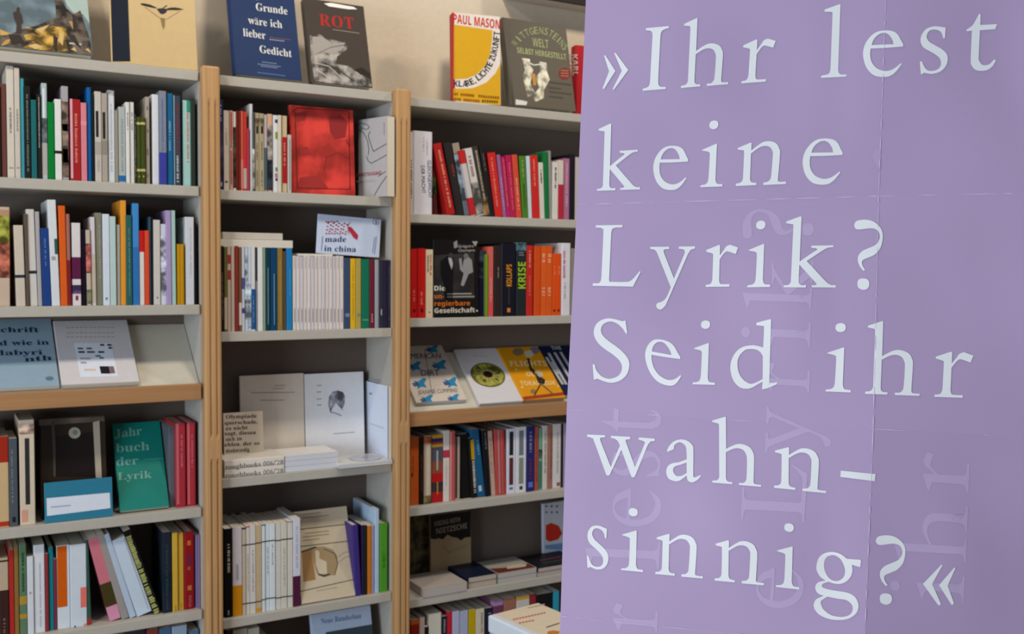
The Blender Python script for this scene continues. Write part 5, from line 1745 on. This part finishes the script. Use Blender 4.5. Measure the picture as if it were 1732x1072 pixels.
b.ellipse(825, 634, 14, 9, 'a09a4c', rot=math.radians(14), name='iris', level=3)
for q in range(26):
    a = 2 * math.pi * q / 26
    ca, sa = math.cos(a), math.sin(a)
    r0, r1 = 10, 20 + 5 * math.sin(q * 2.3)
    b.line([(825 + ca * r0, 634 + sa * r0 * .62 + ca * 2), (825 + ca * r1, 634 + sa * r1 * .62 + ca * 4)], 1.0, ('6c6a28', 'b0a860')[q % 2], level=4)
b.ellipse(825, 633.5, 8.6, 5.2, '4a1c18', rot=math.radians(14), name='pupil', level=5)
b.ellipse(825, 633.5, 6.8, 4.2, '0e0806', rot=math.radians(14), name='pupil', level=6)
b.line([(800, 601), (824, 603)], 1.2, 'b8b4b8', name='small_print')
b = on_slope(2, (886, 677), (955, 668), (842, 588), 0.013, 'd7930f', 'yellow hardback titled Flights with skeleton leg picture on the sloped display', group=GD, page='b4a8a0', hard=True)
b.ellipse(876, 595, 9.5, 6.5, '7c7050', name='picture')
b.ellipse(904, 592.5, 8.5, 6, '74707c', name='picture')
b.poly([(886, 594), (898, 592), (903, 599), (899, 605), (889, 604)], 'c4c0a0', name='picture', level=2)
b.poly([(891, 606), (895, 606), (899, 622), (906, 628), (912, 636), (922, 642), (921, 650), (910, 648), (906, 636), (896, 626)], '2a221c', name='picture', level=2)
b.poly([(904, 628), (912, 626), (920, 636), (912, 638)], 'b8a890', name='picture', level=3)
b.text('FLIGHTS', (864, 619.6), (926, 619), (-2.5, -9), 'e8cc90', style='black')
b.text('OLGA', (891, 636.5), (920, 636), (-2, -7.5), 'e8cc90', style='black')
b.text('TOKARCZUK', (881, 652), (941, 651), (-2.5, -7.5), 'e8cc90', style='black')
b.line([(914, 650), (904, 668)], 2.2, '3c2a1c', level=3)
b.line([(916, 650), (936, 667)], 2.0, '6c5844', level=3)
b.ellipse(902, 662, 5, 4, '8c7048', n=12, name='picture')
for x_, y_ in ((873, 625), (883, 655), (944, 653)):
    b.ellipse(x_, y_, 1.8, 1.8, 'e8cc90', n=8, name='print', level=2)
b.poly([(884, 671), (954, 663), (956, 668), (886, 677)], 'a03418', name='red_edge', level=1)
b = on_slope(2, (957, 668), (1030, 660), (913, 586), 0.012, '121c40', 'navy book with white brushed bars on the sloped display beside the poster', group=GD)
b.text('THE', (934, 592), (950, 591), (-3, -6), 'b8b8c0', style='black')
for q, (xa, ya, xb, yb) in enumerate(((928, 597, 958, 650), (938, 596, 964, 640), (948, 595, 970, 632), (924, 604, 952, 650), (932, 612, 944, 632))):
    b.poly([(xa - 2.2, ya), (xa + 2.2, ya), (xb + 2.2, yb), (xb - 2.2, yb)], 'b4b4b4', name='brushed_bar')

# ------------------------------------------------------------------ right bookcase, fifth shelf
ZC5 = 0.667
b = face_book((693, 960), (726, 956), (690, 872), 0.150, ZC5, 0.010, '4d452c', 'dark olive patterned book at the back left of the fifth right shelf', kind='photo', tilt=0.03, hard=False)
b = face_book((729, 975), (797, 965), (725, 872), 0.125, ZC5, 0.012, 'a08a66',
              'book titled Nietzsche in black and tan, standing behind the stacks', tilt=0.03, hard=False)
b.poly([(722, 865), (796, 855), (796, 908), (786, 909), (780, 914), (772, 909), (764, 908), (757, 904), (749, 912), (742, 910), (735, 912), (724, 911)], '1a1512', name='black_field')
b.text('HIKING WITH', (735, 890), (778, 882), (-0.4, -8), '857a66', style='black')
b.text('NIETZSCHE', (738, 903), (790, 893), (-0.4, -9), '8c8068', style='black')
b.line([(748, 922), (758, 934), (790, 922)], 1.2, '8c7654')
b = turned_book((920, 938), (1000, 930), (917, 852), 0.120, ZC5, 0.012, math.radians(4), 'b9bec8', 'white and red book standing at the back beside the poster, fifth right shelf', tilt=0.03, hard=False)
b.poly([(914, 850), (918, 850), (920, 930), (915, 930)], '8c2430', name='red_edge')
b.poly([(923, 888), (932, 884), (945, 889), (951, 902), (944, 912), (930, 916), (923, 912)], 'bc2a18', name='picture')
b.poly([(922, 922), (952, 918), (952, 930), (922, 928)], '6c8cb4', name='picture')
for x_ in (924, 933, 942):
    b.ellipse(x_, 856, 1.8, 1.8, '2c3038', n=8, name='print')
    b.ellipse(x_, 866, 1.8, 1.8, '4c5058', n=8, name='print')
GF = 'books lying in stacks on the fifth right shelf'
st = stack(1, (716, 1016), (790, 1003), 996, -0.002, 0.125, ['b9ada4'], ['thick pale grey paperback lying alone at left, fifth right shelf'], GF, zs=ZC5, page='b4aaa2')
st = stack(2, (792, 1001), (839.5, 993), 977, 0.006, 0.13, ['b09480', '151d33'], ['tan book under the navy one, fifth right shelf', 'navy covered paperback lying on a tan one, fifth right shelf'], GF, zs=ZC5, page='b3a698')
st = stack(2, (842, 993), (907.5, 982), 970, 0.006, 0.12, ['8fb0ac', 'a7a49c'], ['lower paperback of the centre stack with teal spine, fifth right shelf', 'grey and rust covered paperback atop the centre stack, fifth right shelf'], GF, zs=ZC5, page='b4aaa4')
b_ = st[1]
b_.frac([(0.02, 0.02), (0.98, 0.02), (0.98, 0.35), (0.5, 0.28), (0.02, 0.42)], '6a3024', name='rust_field')
b_.frac([(0.35, 0.2), (0.8, 0.16), (0.92, 0.3), (0.8, 0.42), (0.45, 0.4)], 'c8b8a4', name='print', level=2)
st = stack(2, (909.5, 982), (985, 969), 961, 0.004, 0.12, ['a8a09a', '16151a'], ['lower book of the stack nearest the poster, fifth right shelf', 'black covered book topmost nearest the poster, fifth right shelf'], GF, zs=ZC5, page='b0a49e')
st[1].frac([(0.3, 0.45), (0.8, 0.5), (0.8, 0.58), (0.3, 0.53)], '5c2c34', name='print')
st[1].frac([(0.25, 0.25), (0.7, 0.28), (0.7, 0.34), (0.25, 0.31)], '2c4a34', name='print')
face_m = None

# ------------------------------------------------------------------ the display table in front of the right bookcase with the cream hardback on it
yaw = math.radians(8)
rz = Matrix.Rotation(yaw, 3, 'Z')
corner = at(826.5, 1041, -0.47)
tabz = corner.z - 0.072
exb = rz @ Vector((1, 0, 0))
ezb = rz @ Vector((0, 1, 0))
for q, (lab, colr) in enumerate((('pale blue hardback lying under the thick cream one near the poster edge', 'a9bccb'), ('thick cream hardback with white spine and faint red title, lying by the poster edge', 'dccfb6'))):
    zt2 = tabz + 0.036 * (q + 1)
    M = frame(Vector((corner.x, corner.y, zt2)) - ezb * 0.205 + (exb * 0.003 if q == 0 else Vector((0, 0, 0))), exb, ezb)
    b = Book(M, 0.135, 0.205, 0.0355, colr, True, 'book', lab, 'books on the display table')
b.band(0, b.h, 'd3dce6')
b.text('Gesammelte', (870, 1046), (925, 1036), (-1.5, -4.5), 'b8604c', style='serif') if False else None
for (x0_, y0_), (x1_, y1_) in (((868, 1049), (924, 1037)), ((878, 1055), (905, 1050))):
    n_ = int((x1_ - x0_) / 5)
    for k_ in range(n_):
        xa = x0_ + (x1_ - x0_) * k_ / n_
        ya = y0_ + (y1_ - y0_) * k_ / n_
        b.poly([(xa, ya), (xa + 3.8, ya - .8), (xa + 3.2, ya - 3.2), (xa - .6, ya - 2.4)], 'c0705c', name='small_print')
b.line([(893, 1028), (921, 1022)], 1.6, 'b0a890', name='small_print')
b.line([(924, 1061), (946, 1054)], 1.4, '3a342c', name='picture')
b.poly([(926, 1068), (936, 1066), (948, 1068), (940, 1076), (926, 1076)], 'c07a3c', name='picture')
tb = empty('display_table', Matrix.Translation((corner.x, corner.y, 0)), 'low wooden display table carrying the cream hardback, in front of the right bookcase', 'table')
bevel_box('tabletop', -0.012, 0.80, -0.50, 0.030, tabz - 0.028, tabz - 0.0003, wood2_m, tb, 0.002)
for sx in (0.0, 0.75):
    for sy in (-0.48, -0.02):
        bevel_box('leg', sx, sx + 0.04, sy, sy + 0.04, 0, tabz - 0.0285, wood_m, tb, 0.002)
